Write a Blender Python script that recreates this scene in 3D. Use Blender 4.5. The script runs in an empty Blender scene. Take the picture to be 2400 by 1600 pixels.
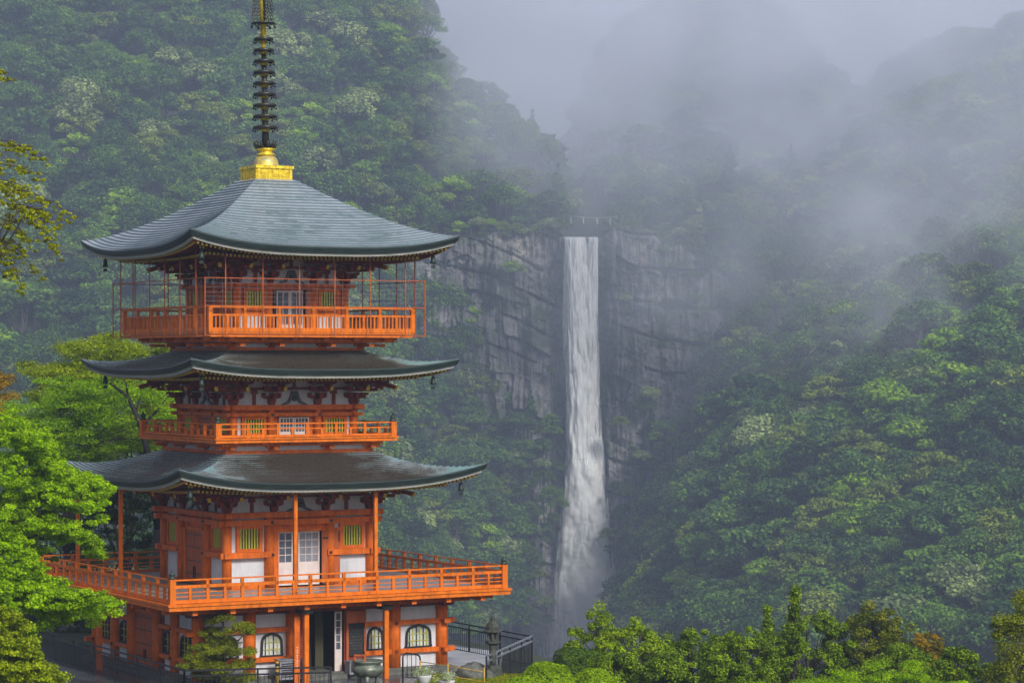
import bpy, math, random
import numpy as np
from mathutils import Vector, Matrix

# ------------------------------------------------------------------ scene, camera, light
SC = bpy.context.scene
COL = SC.collection
R = math.radians
F, CXI, HY = 6060.0, 1200.0, 849.0            # focal length and principal point in photo pixels
CAM = Vector((8.55, -90.0, 10.6))

cam = bpy.data.cameras.new("camera")
cam_o = bpy.data.objects.new("camera", cam); COL.objects.link(cam_o)
cam_o.location = CAM; cam_o.rotation_euler = (R(90), 0, 0)
cam.sensor_width = 36.0; cam.lens = F / 2400 * 36
cam.shift_y = (HY - 800) / 2400
cam.clip_start = 0.5; cam.clip_end = 6000
SC.camera = cam_o

SUN_EL, SUN_AZ = 34, 150                       # overcast: a broad, weak sun from the right behind the camera
world = bpy.data.worlds.new("World"); SC.world = world; world.use_nodes = True
nt = world.node_tree
bg = nt.nodes["Background"]
sky = nt.nodes.new("ShaderNodeTexSky"); sky.sky_type = 'NISHITA'; sky.sun_disc = False
sky.sun_elevation = R(SUN_EL); sky.sun_rotation = R(SUN_AZ)
sky.air_density = 1.0; sky.dust_density = 3.0; sky.ozone_density = 2.0
hs = nt.nodes.new("ShaderNodeHueSaturation"); hs.inputs["Saturation"].default_value = 0.48
nt.links.new(sky.outputs[0], hs.inputs["Color"])
nt.links.new(hs.outputs[0], bg.inputs[0]); bg.inputs[1].default_value = 0.056

sun = bpy.data.lights.new("sun", 'SUN'); sun.energy = 1.5; sun.angle = R(10); sun.color = (1.0, 0.97, 0.92)
sun_o = bpy.data.objects.new("sun", sun); COL.objects.link(sun_o)
_d = Vector((math.sin(R(SUN_AZ)) * math.cos(R(SUN_EL)), math.cos(R(SUN_AZ)) * math.cos(R(SUN_EL)), math.sin(R(SUN_EL))))
sun_o.rotation_euler = _d.to_track_quat('Z', 'Y').to_euler(); sun_o.location = (60, -60, 80)

SC.view_settings.view_transform = 'Standard'; SC.view_settings.look = 'None'
SC.view_settings.exposure = 1.32; SC.view_settings.gamma = 1.0
cy = SC.cycles
cy.use_denoising = True; cy.max_bounces = 6; cy.diffuse_bounces = 3; cy.glossy_bounces = 2
cy.transmission_bounces = 4; cy.transparent_max_bounces = 12; cy.volume_bounces = 3
cy.volume_step_rate = 2.0; cy.volume_max_steps = 64
cy.sample_clamp_indirect = 6.0
HAZE_DENSITY = 0.00048
HAZE_COLOR = (0.64, 0.745, 0.98)

def W(px, py, Y):
    """photo pixel and depth -> world point"""
    return Vector((CAM.x + (px - CXI) * Y / F, CAM.y + Y, CAM.z - (py - HY) * Y / F))

TH = R(45 - 14.88); CT, ST = math.cos(TH), math.sin(TH)
def LW(lx, ly, z=0.0):                          # pagoda-local -> world
    return Vector((CT * lx - ST * ly, ST * lx + CT * ly, z))
def WL(x, y):
    return (CT * x + ST * y, -ST * x + CT * y)

# ------------------------------------------------------------------ object helpers
def put(o, parent=None):
    COL.objects.link(o)
    if parent is not None: o.parent = parent
    return o
def tag(o, label=None, cat=None, group=None, kind=None):
    if label: o["label"] = label
    if cat: o["category"] = cat
    if group: o["group"] = group
    if kind: o["kind"] = kind
    return o
def empty(name, loc=(0, 0, 0), rz=0.0):
    o = bpy.data.objects.new(name, None); o.location = loc; o.rotation_euler = (0, 0, rz)
    o.empty_display_size = 0.3
    return put(o)
def dup(o, parent=None, loc=None, rz=None):
    c = o.copy(); COL.objects.link(c)
    if parent is not None: c.parent = parent
    if loc is not None: c.location = loc
    if rz is not None: c.rotation_euler = (0, 0, rz)
    return c
def dup_tree(o, parent=None, loc=None, rz=None):
    c = dup(o, parent, loc, rz)
    for ch in list(o.children): dup_tree(ch, c)
    return c

class MB:
    """collects faces, then links them as ONE mesh object"""
    def __init__(s): s.v, s.f, s.m, s.sm, s.mi, s.T = [], [], [], [], 0, None
    def vs(s, pts):
        i = len(s.v)
        if s.T is not None: pts = [s.T @ Vector(p) for p in pts]
        s.v += [tuple(p) for p in pts]; return i
    def face(s, idx, smooth=False): s.f.append(tuple(idx)); s.m.append(s.mi); s.sm.append(smooth)
    def box(s, x0, x1, y0, y1, z0, z1):
        i = s.vs([(x0, y0, z0), (x1, y0, z0), (x1, y1, z0), (x0, y1, z0), (x0, y0, z1), (x1, y0, z1), (x1, y1, z1), (x0, y1, z1)])
        for q in ((0, 3, 2, 1), (4, 5, 6, 7), (0, 1, 5, 4), (1, 2, 6, 5), (2, 3, 7, 6), (3, 0, 4, 7)):
            s.face([i + k for k in q])
    def bar(s, p0, p1, w, h, up=(0, 0, 1)):
        p0, p1 = Vector(p0), Vector(p1); d = (p1 - p0).normalized(); up = Vector(up)
        a = d.cross(up)
        if a.length < 1e-4: a = d.cross(Vector((1, 0, 0)))
        a.normalize(); b = a.cross(d).normalized()
        a *= w / 2; b *= h / 2
        i = s.vs([p0 - a - b, p0 + a - b, p0 + a + b, p0 - a + b, p1 - a - b, p1 + a - b, p1 + a + b, p1 - a + b])
        for q in ((0, 1, 2, 3), (4, 7, 6, 5), (0, 4, 5, 1), (1, 5, 6, 2), (2, 6, 7, 3), (3, 7, 4, 0)):
            s.face([i + k for k in q])
    def tube(s, pts, rs, n=10, caps=True):
        pts = [Vector(p) for p in pts]
        if not hasattr(rs, '__len__'): rs = [rs] * len(pts)
        rings = []; a = None
        for k, p in enumerate(pts):
            d = (pts[min(k + 1, len(pts) - 1)] - pts[max(k - 1, 0)]).normalized()
            if a is None:
                a = d.cross(Vector((0, 0, 1)))
                if a.length < 1e-3: a = Vector((1, 0, 0))
            a = (a - d * a.dot(d)).normalized(); b = d.cross(a)
            rings.append(s.vs([p + (a * math.cos(2 * math.pi * j / n) + b * math.sin(2 * math.pi * j / n)) * rs[k] for j in range(n)]))
        for k in range(len(pts) - 1):
            for j in range(n):
                j2 = (j + 1) % n
                s.face((rings[k] + j, rings[k] + j2, rings[k + 1] + j2, rings[k + 1] + j), True)
        if caps:
            s.face([rings[0] + j for j in range(n)][::-1]); s.face([rings[-1] + j for j in range(n)])
    def lathe(s, prof, n=20, c=(0, 0, 0), smooth=True):
        rings = [s.vs([(c[0] + r * math.cos(2 * math.pi * j / n), c[1] + r * math.sin(2 * math.pi * j / n), c[2] + z) for j in range(n)]) for r, z in prof]
        for k in range(len(prof) - 1):
            for j in range(n):
                j2 = (j + 1) % n
                s.face((rings[k] + j, rings[k] + j2, rings[k + 1] + j2, rings[k + 1] + j), smooth)
        s.face([rings[0] + j for j in range(n)][::-1]); s.face([rings[-1] + j for j in range(n)])
    def build(s, name, mats, parent=None, tint=None):
        me = bpy.data.meshes.new(name)
        me.from_pydata(s.v, [], s.f)
        if not isinstance(mats, (list, tuple)): mats = [mats]
        for m in mats: me.materials.append(m)
        if len(mats) > 1: me.polygons.foreach_set("material_index", s.m)
        me.polygons.foreach_set("use_smooth", s.sm)
        if tint is not None:
            at = me.attributes.new("tint", 'FLOAT', 'FACE'); at.data.foreach_set("value", np.asarray(tint, np.float32))
        me.update()
        return put(bpy.data.objects.new(name, me), parent)

def np_mesh(name, V, Q, mats, mi=None, tint=None, smooth=False, parent=None, link=True):
    """quads from numpy arrays -> mesh object"""
    me = bpy.data.meshes.new(name)
    V = np.asarray(V, np.float32); Q = np.asarray(Q, np.int32)
    me.vertices.add(len(V)); me.vertices.foreach_set("co", V.ravel())
    me.loops.add(Q.size); me.loops.foreach_set("vertex_index", Q.ravel())
    me.polygons.add(len(Q)); me.polygons.foreach_set("loop_start", np.arange(len(Q), dtype=np.int32) * 4)
    me.polygons.foreach_set("loop_total", np.full(len(Q), 4, np.int32))
    for m in (mats if isinstance(mats, (list, tuple)) else [mats]): me.materials.append(m)
    if mi is not None: me.polygons.foreach_set("material_index", np.asarray(mi, np.int32))
    me.polygons.foreach_set("use_smooth", np.full(len(Q), bool(smooth)))
    if tint is not None:
        at = me.attributes.new("tint", 'FLOAT', 'FACE'); at.data.foreach_set("value", np.asarray(tint, np.float32))
    me.update(calc_edges=True); me.validate()
    o = bpy.data.objects.new(name, me)
    if link: put(o, parent)
    return o

# ------------------------------------------------------------------ noise
def _hash(ix, iy, iz, seed):
    h = (ix.astype(np.int64) * 374761393 + iy.astype(np.int64) * 668265263 + iz.astype(np.int64) * 2147483647 + seed * 1274126177) & 0xffffffff
    h = ((h ^ (h >> 13)) * 1274126177) & 0xffffffff
    h = (h ^ (h >> 16)) & 0xffffffff
    return h / 4294967295.0
def vnoise(x, y, z, seed=0):
    ix, iy, iz = np.floor(x), np.floor(y), np.floor(z)
    fx, fy, fz = x - ix, y - iy, z - iz
    fx, fy, fz = (t * t * (3 - 2 * t) for t in (fx, fy, fz))
    r = 0
    for dx in (0, 1):
        for dy in (0, 1):
            for dz in (0, 1):
                w = (fx if dx else 1 - fx) * (fy if dy else 1 - fy) * (fz if dz else 1 - fz)
                r = r + w * _hash(ix + dx, iy + dy, iz + dz, seed)
    return r
def fbm(x, y, z, oct=4, seed=0):
    r, a, t = 0, 1.0, 0
    for k in range(oct):
        r = r + a * vnoise(x, y, z, seed + k); t += a; a *= 0.5; x, y, z = x * 2.03, y * 2.03, z * 2.03
    return r / t

# ------------------------------------------------------------------ materials
def new_mat(name):
    m = bpy.data.materials.new(name); m.use_nodes = True
    return m, m.node_tree, m.node_tree.nodes["Principled BSDF"]
def ramp(nt_, pairs):
    n = nt_.nodes.new("ShaderNodeValToRGB"); e = n.color_ramp.elements
    while len(e) < len(pairs): e.new(0.5)
    for k, (p, c) in enumerate(pairs): e[k].position = p; e[k].color = (*c, 1)
    return n
def M(name, col, rough=0.5, metal=0.0, var=0.25, scale=3.0, bump=0.0, bscale=30.0, stretch=None, col2=None, spec=0.5, streak=0.0):
    m, t, b = new_mat(name)
    tc = t.nodes.new("ShaderNodeTexCoord"); src = tc.outputs["Object"]
    if stretch:
        mp = t.nodes.new("ShaderNodeMapping"); mp.inputs["Scale"].default_value = stretch
        t.links.new(src, mp.inputs[0]); src = mp.outputs[0]
    n = t.nodes.new("ShaderNodeTexNoise"); n.inputs["Scale"].default_value = scale; n.inputs["Detail"].default_value = 6; n.inputs["Roughness"].default_value = 0.65
    t.links.new(src, n.inputs[0])
    c2 = col2 or tuple(c * (1 - var) for c in col); c1 = tuple(min(1, c * (1 + var * .5)) for c in col)
    r = ramp(t, [(0.3, c2), (0.62, c1)]); t.links.new(n.outputs[0], r.inputs[0])
    if streak:                                   # rain runs, fading and grime down the surface
        mp2 = t.nodes.new("ShaderNodeMapping"); mp2.inputs["Scale"].default_value = (7, 7, .9); t.links.new(tc.outputs["Object"], mp2.inputs[0])
        n3 = t.nodes.new("ShaderNodeTexNoise"); n3.inputs["Scale"].default_value = 1.3; n3.inputs["Detail"].default_value = 5; n3.inputs["Roughness"].default_value = .7; t.links.new(mp2.outputs[0], n3.inputs[0])
        r3 = ramp(t, [(.36, (1 - streak, 1 - streak * 1.05, 1 - streak * 1.1)), (.52, (1, 1, 1)), (.68, (1 + streak * .25, 1 + streak * .3, 1 + streak * .3))]); t.links.new(n3.outputs[0], r3.inputs[0])
        mu = t.nodes.new("ShaderNodeMixRGB"); mu.blend_type = 'MULTIPLY'; mu.inputs[0].default_value = 1.0
        t.links.new(r.outputs[0], mu.inputs[1]); t.links.new(r3.outputs[0], mu.inputs[2]); t.links.new(mu.outputs[0], b.inputs["Base Color"])
    else: t.links.new(r.outputs[0], b.inputs["Base Color"])
    rr = t.nodes.new("ShaderNodeMapRange"); rr.inputs[3].default_value = rough * .75; rr.inputs[4].default_value = min(1, rough * 1.3)
    t.links.new(n.outputs[0], rr.inputs[0]); t.links.new(rr.outputs[0], b.inputs["Roughness"])
    b.inputs["Metallic"].default_value = metal; b.inputs["Specular IOR Level"].default_value = spec
    if bump:
        n2 = t.nodes.new("ShaderNodeTexNoise"); n2.inputs["Scale"].default_value = bscale; n2.inputs["Detail"].default_value = 4
        t.links.new(src, n2.inputs[0])
        bp = t.nodes.new("ShaderNodeBump"); bp.inputs["Strength"].default_value = bump; bp.inputs["Distance"].default_value = 0.02
        t.links.new(n2.outputs[0], bp.inputs["Height"]); t.links.new(bp.outputs[0], b.inputs["Normal"])
    return m
def leaf_mat(name, dark, mid, light, trans=0.3, rough=0.6, rnd=0.0):
    m, t, b = new_mat(name)
    at = t.nodes.new("ShaderNodeAttribute"); at.attribute_name = "tint"
    src = at.outputs["Fac"]
    if rnd:
        oi = t.nodes.new("ShaderNodeObjectInfo")
        ma = t.nodes.new("ShaderNodeMath"); ma.operation = 'MULTIPLY_ADD'; ma.inputs[1].default_value = rnd; ma.inputs[2].default_value = -rnd / 2
        t.links.new(oi.outputs["Random"], ma.inputs[0])
        ad = t.nodes.new("ShaderNodeMath"); ad.operation = 'ADD'
        t.links.new(src, ad.inputs[0]); t.links.new(ma.outputs[0], ad.inputs[1]); src = ad.outputs[0]
    r = ramp(t, [(0.05, dark), (0.5, mid), (0.95, light)]); t.links.new(src, r.inputs[0])
    t.links.new(r.outputs[0], b.inputs["Base Color"]); b.inputs["Roughness"].default_value = rough; b.inputs["Specular IOR Level"].default_value = 0.12
    tr = t.nodes.new("ShaderNodeBsdfTranslucent"); t.links.new(r.outputs[0], tr.inputs[0])
    mx = t.nodes.new("ShaderNodeMixShader"); mx.inputs[0].default_value = trans
    t.links.new(b.outputs[0], mx.inputs[1]); t.links.new(tr.outputs[0], mx.inputs[2])
    t.links.new(mx.outputs[0], t.nodes["Material Output"].inputs[0])
    return m
def roof_mat(name, cols, spec=0.5, rough=0.32, nscale=0.55):
    m, t, b = new_mat(name)
    tc = t.nodes.new("ShaderNodeTexCoord")
    n = t.nodes.new("ShaderNodeTexNoise"); n.inputs["Scale"].default_value = nscale; n.inputs["Detail"].default_value = 7; n.inputs["Roughness"].default_value = 0.6; n.inputs["Distortion"].default_value = 0.6
    t.links.new(tc.outputs["Object"], n.inputs[0])
    at = t.nodes.new("ShaderNodeAttribute"); at.attribute_name = "tint"
    ma = t.nodes.new("ShaderNodeMath"); ma.operation = 'MULTIPLY_ADD'; ma.inputs[1].default_value = 0.22
    t.links.new(at.outputs["Fac"], ma.inputs[0]); t.links.new(n.outputs[0], ma.inputs[2])
    sb = t.nodes.new("ShaderNodeMath"); sb.operation = 'SUBTRACT'; sb.inputs[1].default_value = 0.11; t.links.new(ma.outputs[0], sb.inputs[0])
    r = ramp(t, cols); t.links.new(sb.outputs[0], r.inputs[0]); t.links.new(r.outputs[0], b.inputs["Base Color"])
    n2 = t.nodes.new("ShaderNodeTexNoise"); n2.inputs["Scale"].default_value = 14; n2.inputs["Detail"].default_value = 5
    t.links.new(tc.outputs["Object"], n2.inputs[0])
    mr = t.nodes.new("ShaderNodeMapRange"); mr.inputs[3].default_value = rough * .7; mr.inputs[4].default_value = rough * 1.6
    t.links.new(n2.outputs[0], mr.inputs[0]); t.links.new(mr.outputs[0], b.inputs["Roughness"])
    bp = t.nodes.new("ShaderNodeBump"); bp.inputs["Strength"].default_value = 0.35; bp.inputs["Distance"].default_value = 0.015
    t.links.new(n2.outputs[0], bp.inputs["Height"]); t.links.new(bp.outputs[0], b.inputs["Normal"])
    b.inputs["Specular IOR Level"].default_value = spec
    return m

mt = {}
mt['red'] = M("vermilion_paint", (0.66, 0.135, 0.007), 0.55, var=.3, scale=2.2, bump=.2, bscale=40, spec=.22, streak=.28)
mt['rail'] = M("orange_rail_paint", (0.70, 0.158, 0.003), 0.6, var=.25, scale=3, bump=.2, bscale=50, spec=.25, streak=.26)
mt['dark'] = M("weathered_shaded_red_wood", (0.22, 0.042, 0.022), 0.65, var=.5, scale=5, bump=.2, bscale=25, spec=.2)  # weathered red, with the shade under the eaves darkened into its colour
mt['door'] = M("red_door_wood", (0.42, 0.085, 0.010), 0.6, var=.35, scale=2, stretch=(6, 6, 1), bump=.2)
mt['plaster'] = M("white_plaster", (0.60, 0.59, 0.61), 0.8, var=.14, scale=1.6, bump=.05, streak=.09)
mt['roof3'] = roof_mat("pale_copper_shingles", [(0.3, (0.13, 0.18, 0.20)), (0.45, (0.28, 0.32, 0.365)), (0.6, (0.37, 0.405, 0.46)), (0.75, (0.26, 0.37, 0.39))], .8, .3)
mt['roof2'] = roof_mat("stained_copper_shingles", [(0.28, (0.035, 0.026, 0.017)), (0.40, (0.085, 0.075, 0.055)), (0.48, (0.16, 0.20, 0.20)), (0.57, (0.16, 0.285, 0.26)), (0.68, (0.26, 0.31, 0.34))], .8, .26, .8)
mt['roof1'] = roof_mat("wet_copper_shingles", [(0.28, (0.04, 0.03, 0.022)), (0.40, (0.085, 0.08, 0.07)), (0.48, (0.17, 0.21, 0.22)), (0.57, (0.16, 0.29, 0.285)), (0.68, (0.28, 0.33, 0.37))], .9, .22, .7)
mt['fascia'] = M("dark_copper_edge", (0.022, 0.036, 0.035), 0.4, var=.5, scale=3, stretch=(.6, .6, 6))
mt['soffitedge'] = M("pale_eave_board", (0.36, 0.35, 0.32), 0.6, var=.35, scale=3, stretch=(.5, .5, 8), col2=(.2, .24, .21))
mt['yellow'] = M("yellow_end_paint", (0.66, 0.43, 0.035), 0.5, var=.25)
mt['gold'] = M("gilded_metal", (0.80, 0.60, 0.03), 0.42, metal=.35, var=.35, scale=7, bump=.3, bscale=14, col2=(.42, .26, .01))
mt['patina'] = M("worn_gilt_and_grey", (0.62, 0.47, 0.07), 0.5, metal=.4, var=.3, scale=6, col2=(.26, .26, .25))
mt['bronze'] = M("dark_bronze", (0.022, 0.028, 0.034), 0.38, metal=.5, var=.5, scale=9, col2=(.06, .045, .012))
mt['verdigris'] = M("green_bronze", (0.03, 0.05, 0.04), 0.5, metal=.3, var=.5, scale=9)
mt['black'] = M("black_metal", (0.018, 0.02, 0.024), 0.4, metal=.2, var=.3, scale=12)
mt['greyrail'] = M("galvanised_rail", (0.36, 0.38, 0.42), 0.35, metal=.6, var=.3, scale=12)
mt['slat'] = M("yellow_green_slats", (0.46, 0.43, 0.03), 0.5, var=.4, scale=9, stretch=(4, 4, 1))
mt['slatdark'] = M("dark_green_recess", (0.014, 0.025, 0.008), 0.6, var=.3)
mt['void'] = M("dark_interior", (0.012, 0.012, 0.013), 0.7, var=.4, scale=2)
mt['glass'] = M("window_glass", (0.10, 0.11, 0.14), 0.08, var=.5, scale=2.5, spec=.8)
mt['pink'] = M("pale_door_paint", (0.66, 0.55, 0.51), 0.5, var=.12, scale=3)
mt['deck'] = M("grey_deck_boards", (0.27, 0.25, 0.25), 0.35, var=.35, scale=4, stretch=(1, 5, 1))
mt['stone'] = M("mossy_granite", (0.12, 0.12, 0.105), 0.8, var=.5, scale=9, bump=.6, bscale=30, col2=(.04, .046, .03))
mt['lanternstone'] = M('blackened_mossy_stone', (0.06, 0.062, 0.05), 0.8, var=.5, scale=7, bump=.6, bscale=30, col2=(.02, .024, .016))
mt['darkstone'] = M("dark_wet_stone", (0.07, 0.072, 0.075), 0.4, var=.5, scale=5, bump=.4, bscale=25)
mt['urn'] = M("verdigris_bronze_urn", (0.17, 0.19, 0.15), 0.45, metal=.4, var=.45, scale=6, bump=.3, bscale=20, col2=(.07, .08, .06))
mt['concrete'] = M("pale_wet_concrete", (0.40, 0.40, 0.43), 0.5, var=.25, scale=1.5)
mt['plaza'] = M("wet_flagstones", (0.085, 0.088, 0.10), 0.22, var=.5, scale=1.2, bump=.3, bscale=9)
mt['soil'] = M("forest_floor", (0.035, 0.045, 0.022), 0.9, var=.5, scale=.35, bump=.5, bscale=2)
mt['hillsoil'] = M("hillside_undergrowth", (0.032, 0.045, 0.022), 0.9, var=.5, scale=.06)
mt['bark'] = M("grey_brown_bark", (0.05, 0.04, 0.032), 0.9, var=.5, scale=6, bump=.6, bscale=14, stretch=(3, 3, .6))
mt['moss'] = M("moss_lawn", (0.17, 0.20, 0.02), 0.9, var=.4, scale=2.5, bump=.5, bscale=30)
mt['grey'] = M("grey_painted_steel", (0.22, 0.22, 0.25), 0.5, var=.25, scale=6)
mt['pipe'] = M("yellow_pipe", (0.5, 0.30, 0.04), 0.4, var=.3, scale=6)
mt['rope'] = M("straw_rope", (0.36, 0.35, 0.33), 0.9, var=.2)
mt['paper'] = M("white_paper", (0.62, 0.62, 0.62), 0.8, var=.05)
mt['ceramic'] = M("white_pot", (0.6, 0.6, 0.6), 0.4, var=.15)
mt['petal'] = leaf_mat("white_flowers", (.10, .20, .02), (.55, .62, .35), (.8, .82, .72), .2)
_t = mt['plaza'].node_tree; _b = _t.nodes["Principled BSDF"]; _l = _b.inputs["Base Color"].links[0].from_socket
_tc = _t.nodes.new("ShaderNodeTexCoord"); _mp = _t.nodes.new("ShaderNodeMapping"); _mp.inputs["Rotation"].default_value = (0, 0, -TH); _br = _t.nodes.new("ShaderNodeTexBrick")
_br.inputs["Scale"].default_value = 1.0; _br.inputs["Brick Width"].default_value = .9; _br.inputs["Row Height"].default_value = .45; _br.inputs["Mortar Size"].default_value = .018
_br.inputs["Color1"].default_value = (.75, .75, .75, 1); _br.inputs["Color2"].default_value = (1.25, 1.25, 1.25, 1); _br.inputs["Mortar"].default_value = (.25, .25, .22, 1)
_mx = _t.nodes.new("ShaderNodeMixRGB"); _mx.blend_type = 'MULTIPLY'; _mx.inputs[0].default_value = 1
_t.links.new(_tc.outputs["Object"], _mp.inputs[0]); _t.links.new(_mp.outputs[0], _br.inputs[0]); _t.links.new(_l, _mx.inputs[1]); _t.links.new(_br.outputs[0], _mx.inputs[2]); _t.links.new(_mx.outputs[0], _b.inputs["Base Color"])
# foliage
lm = {}
lm['maple'] = leaf_mat("fresh_maple_leaves", (.11, .21, .002), (.33, .54, .002), (.52, .78, .006), .45)
lm['lime'] = leaf_mat("yellow_green_leaves", (.12, .16, .003), (.32, .41, .005), (.52, .62, .010), .42)
lm['rust'] = leaf_mat("rusty_young_leaves", (.14, .11, .005), (.40, .26, .007), (.56, .30, .008), .35)
lm['deep'] = leaf_mat("dark_evergreen_leaves", (.012, .032, .005), (.04, .09, .010), (.13, .23, .02), .2)
lm['olive'] = leaf_mat("olive_conifer_tufts", (.035, .066, .003), (.125, .215, .006), (.28, .41, .010), .12)
lm['olivebright'] = leaf_mat("bright_conifer_tufts", (.06, .11, .003), (.20, .31, .006), (.38, .51, .010), .12)
lm['olivebrown'] = leaf_mat("brownish_conifer_tufts", (.04, .058, .004), (.13, .165, .008), (.26, .26, .012), .12)
lm['orange'] = leaf_mat("orange_tinged_leaves", (.09, .085, .006), (.24, .21, .007), (.62, .28, .008), .25)
lm['clip'] = leaf_mat("clipped_bright_leaves", (.10, .18, .002), (.27, .43, .003), (.44, .62, .006), .3)
lm['clipdark'] = leaf_mat("clipped_dark_leaves", (.025, .06, .005), (.08, .155, .012), (.16, .26, .018), .2)
lm['pine'] = leaf_mat("pine_needles", (.05, .07, .003), (.20, .235, .006), (.36, .40, .012), .28)
lm['weep'] = leaf_mat("budding_leaves", (.17, .15, .005), (.39, .42, .007), (.56, .62, .012), .38)
lm['grass'] = leaf_mat("short_grass", (.10, .13, .005), (.22, .26, .008), (.36, .38, .015), .3)
lm['f_dark'] = leaf_mat("forest_leaves_dark", (0.010, 0.034, 0.012), (0.052, 0.120, 0.021), (0.133, 0.245, 0.036), .2, rnd=.5)
lm['f_mid'] = leaf_mat("forest_leaves_green", (0.018, 0.056, 0.012), (0.094, 0.195, 0.019), (0.210, 0.364, 0.031), .22, rnd=.5)
lm['f_olive'] = leaf_mat("forest_leaves_olive", (0.030, 0.060, 0.010), (0.150, 0.215, 0.019), (0.322, 0.406, 0.034), .22, rnd=.5)
lm['f_pale'] = leaf_mat('forest_leaves_pale', (0.050, 0.080, 0.025), (0.208, 0.286, 0.085), (0.420, 0.504, 0.168), .25, rnd=.4)
lm['f_bright'] = leaf_mat("forest_leaves_bright", (.09, .18, .004), (.23, .40, .008), (.40, .58, .015), .38, rnd=.2)

# ------------------------------------------------------------------ foliage geometry
def leaf_quads(C, N, size, rng, aspect=.62):
    n = len(C); N = N / (np.linalg.norm(N, axis=1, keepdims=True) + 1e-9)
    r = rng.normal(size=(n, 3)); T = np.cross(N, r); T /= (np.linalg.norm(T, axis=1, keepdims=True) + 1e-9); B = np.cross(N, T)
    s = size[:, None] if hasattr(size, '__len__') else size
    V = np.stack([C - T * s, C - B * s * aspect, C + T * s, C + B * s * aspect], 1).reshape(-1, 3)
    return V, np.arange(n * 4).reshape(-1, 4)
def clump_leaves(rng, C, Rr, n, size, up=.6, shell=.5, jit=.5, ct=None, tvar=.16):
    """C (k,3) centres, Rr (k,3) radii, n leaves per clump"""
    k = len(C); C = np.repeat(np.asarray(C, float), n, 0); RR = np.repeat(np.asarray(Rr, float), n, 0)
    d = rng.normal(size=(k * n, 3)); d /= np.linalg.norm(d, axis=1, keepdims=True)
    r = shell + (1 - shell) * rng.random((k * n, 1)) ** .6
    P = C + d * RR * r
    N = d / np.maximum(RR / RR.max(1, keepdims=True), .2) * .6 + np.array([0, 0, up]) + rng.normal(size=(k * n, 3)) * jit
    if ct is None: ct = rng.normal(.5, .17, k)
    t = np.repeat(ct, n) + rng.normal(size=k * n) * tvar
    s = size * rng.uniform(.6, 1.25, k * n)
    return P, N, s, t
def crown(name, rng, parts, mat, parent, loc=None):
    P = np.concatenate([p[0] for p in parts]); N = np.concatenate([p[1] for p in parts]); s = np.concatenate([p[2] for p in parts]); t = np.concatenate([p[3] for p in parts])
    V, Q = leaf_quads(P, N, s, rng)
    return np_mesh(name, V, Q, mat, tint=np.clip(t, 0, 1), parent=parent)
def wiggle(p0, p1, n, amp, rng, sag=0.0):
    p0, p1 = np.array(p0, float), np.array(p1, float)
    t = np.linspace(0, 1, n)[:, None]
    P = p0 + (p1 - p0) * t + rng.normal(size=(n, 3)) * amp * np.sin(np.pi * t)
    P[:, 2] += sag * np.sin(np.pi * t[:, 0])
    return P

# ------------------------------------------------------------------ ground
def smooth(t): t = np.clip(t, 0, 1); return t * t * (3 - 2 * t)
def ground_z(x, y):
    x = np.asarray(x, float); y = np.asarray(y, float)
    z = np.full(np.broadcast(x, y).shape, 0.0)
    z = z - 2.6 * smooth((x - 9.6) / 3) * smooth((y + 40) / 25)
    z = z + np.maximum(0, -16 - y) * .114
    edge = ((x - 9.25) * 5.3 + (y - .2) * 3.3) / 6.24 - .5
    far = np.maximum(np.maximum((y - 11.5) * 1.6, edge * 1.5 * smooth((y + 5) / 4)), np.maximum((-x - 60) * .6, 0))
    z = z - 75 * smooth(far / 110) * smooth((y + 30) / 60)
    return z
g = np.concatenate([-np.geomspace(1600, 42, 26), np.linspace(-40, 40, 81), np.geomspace(42, 1600, 26)])
gx, gy = np.meshgrid(g, g); gz = ground_z(gx, gy) + (fbm(gx * .15, gy * .15, gx * 0, 3, 5) - .5) * np.clip((np.hypot(gx, gy) - 16) * .05, 0, 1.5)
n_ = len(g); idx = np.arange(n_ * n_).reshape(n_, n_)
o = np_mesh("ground", np.stack([gx, gy, gz], -1).reshape(-1, 3), np.stack([idx[:-1, :-1], idx[:-1, 1:], idx[1:, 1:], idx[1:, :-1]], -1).reshape(-1, 4), mt['soil'], smooth=True)
tag(o, "dark damp ground falling away from the pagoda terrace", "ground", kind="structure")
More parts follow.
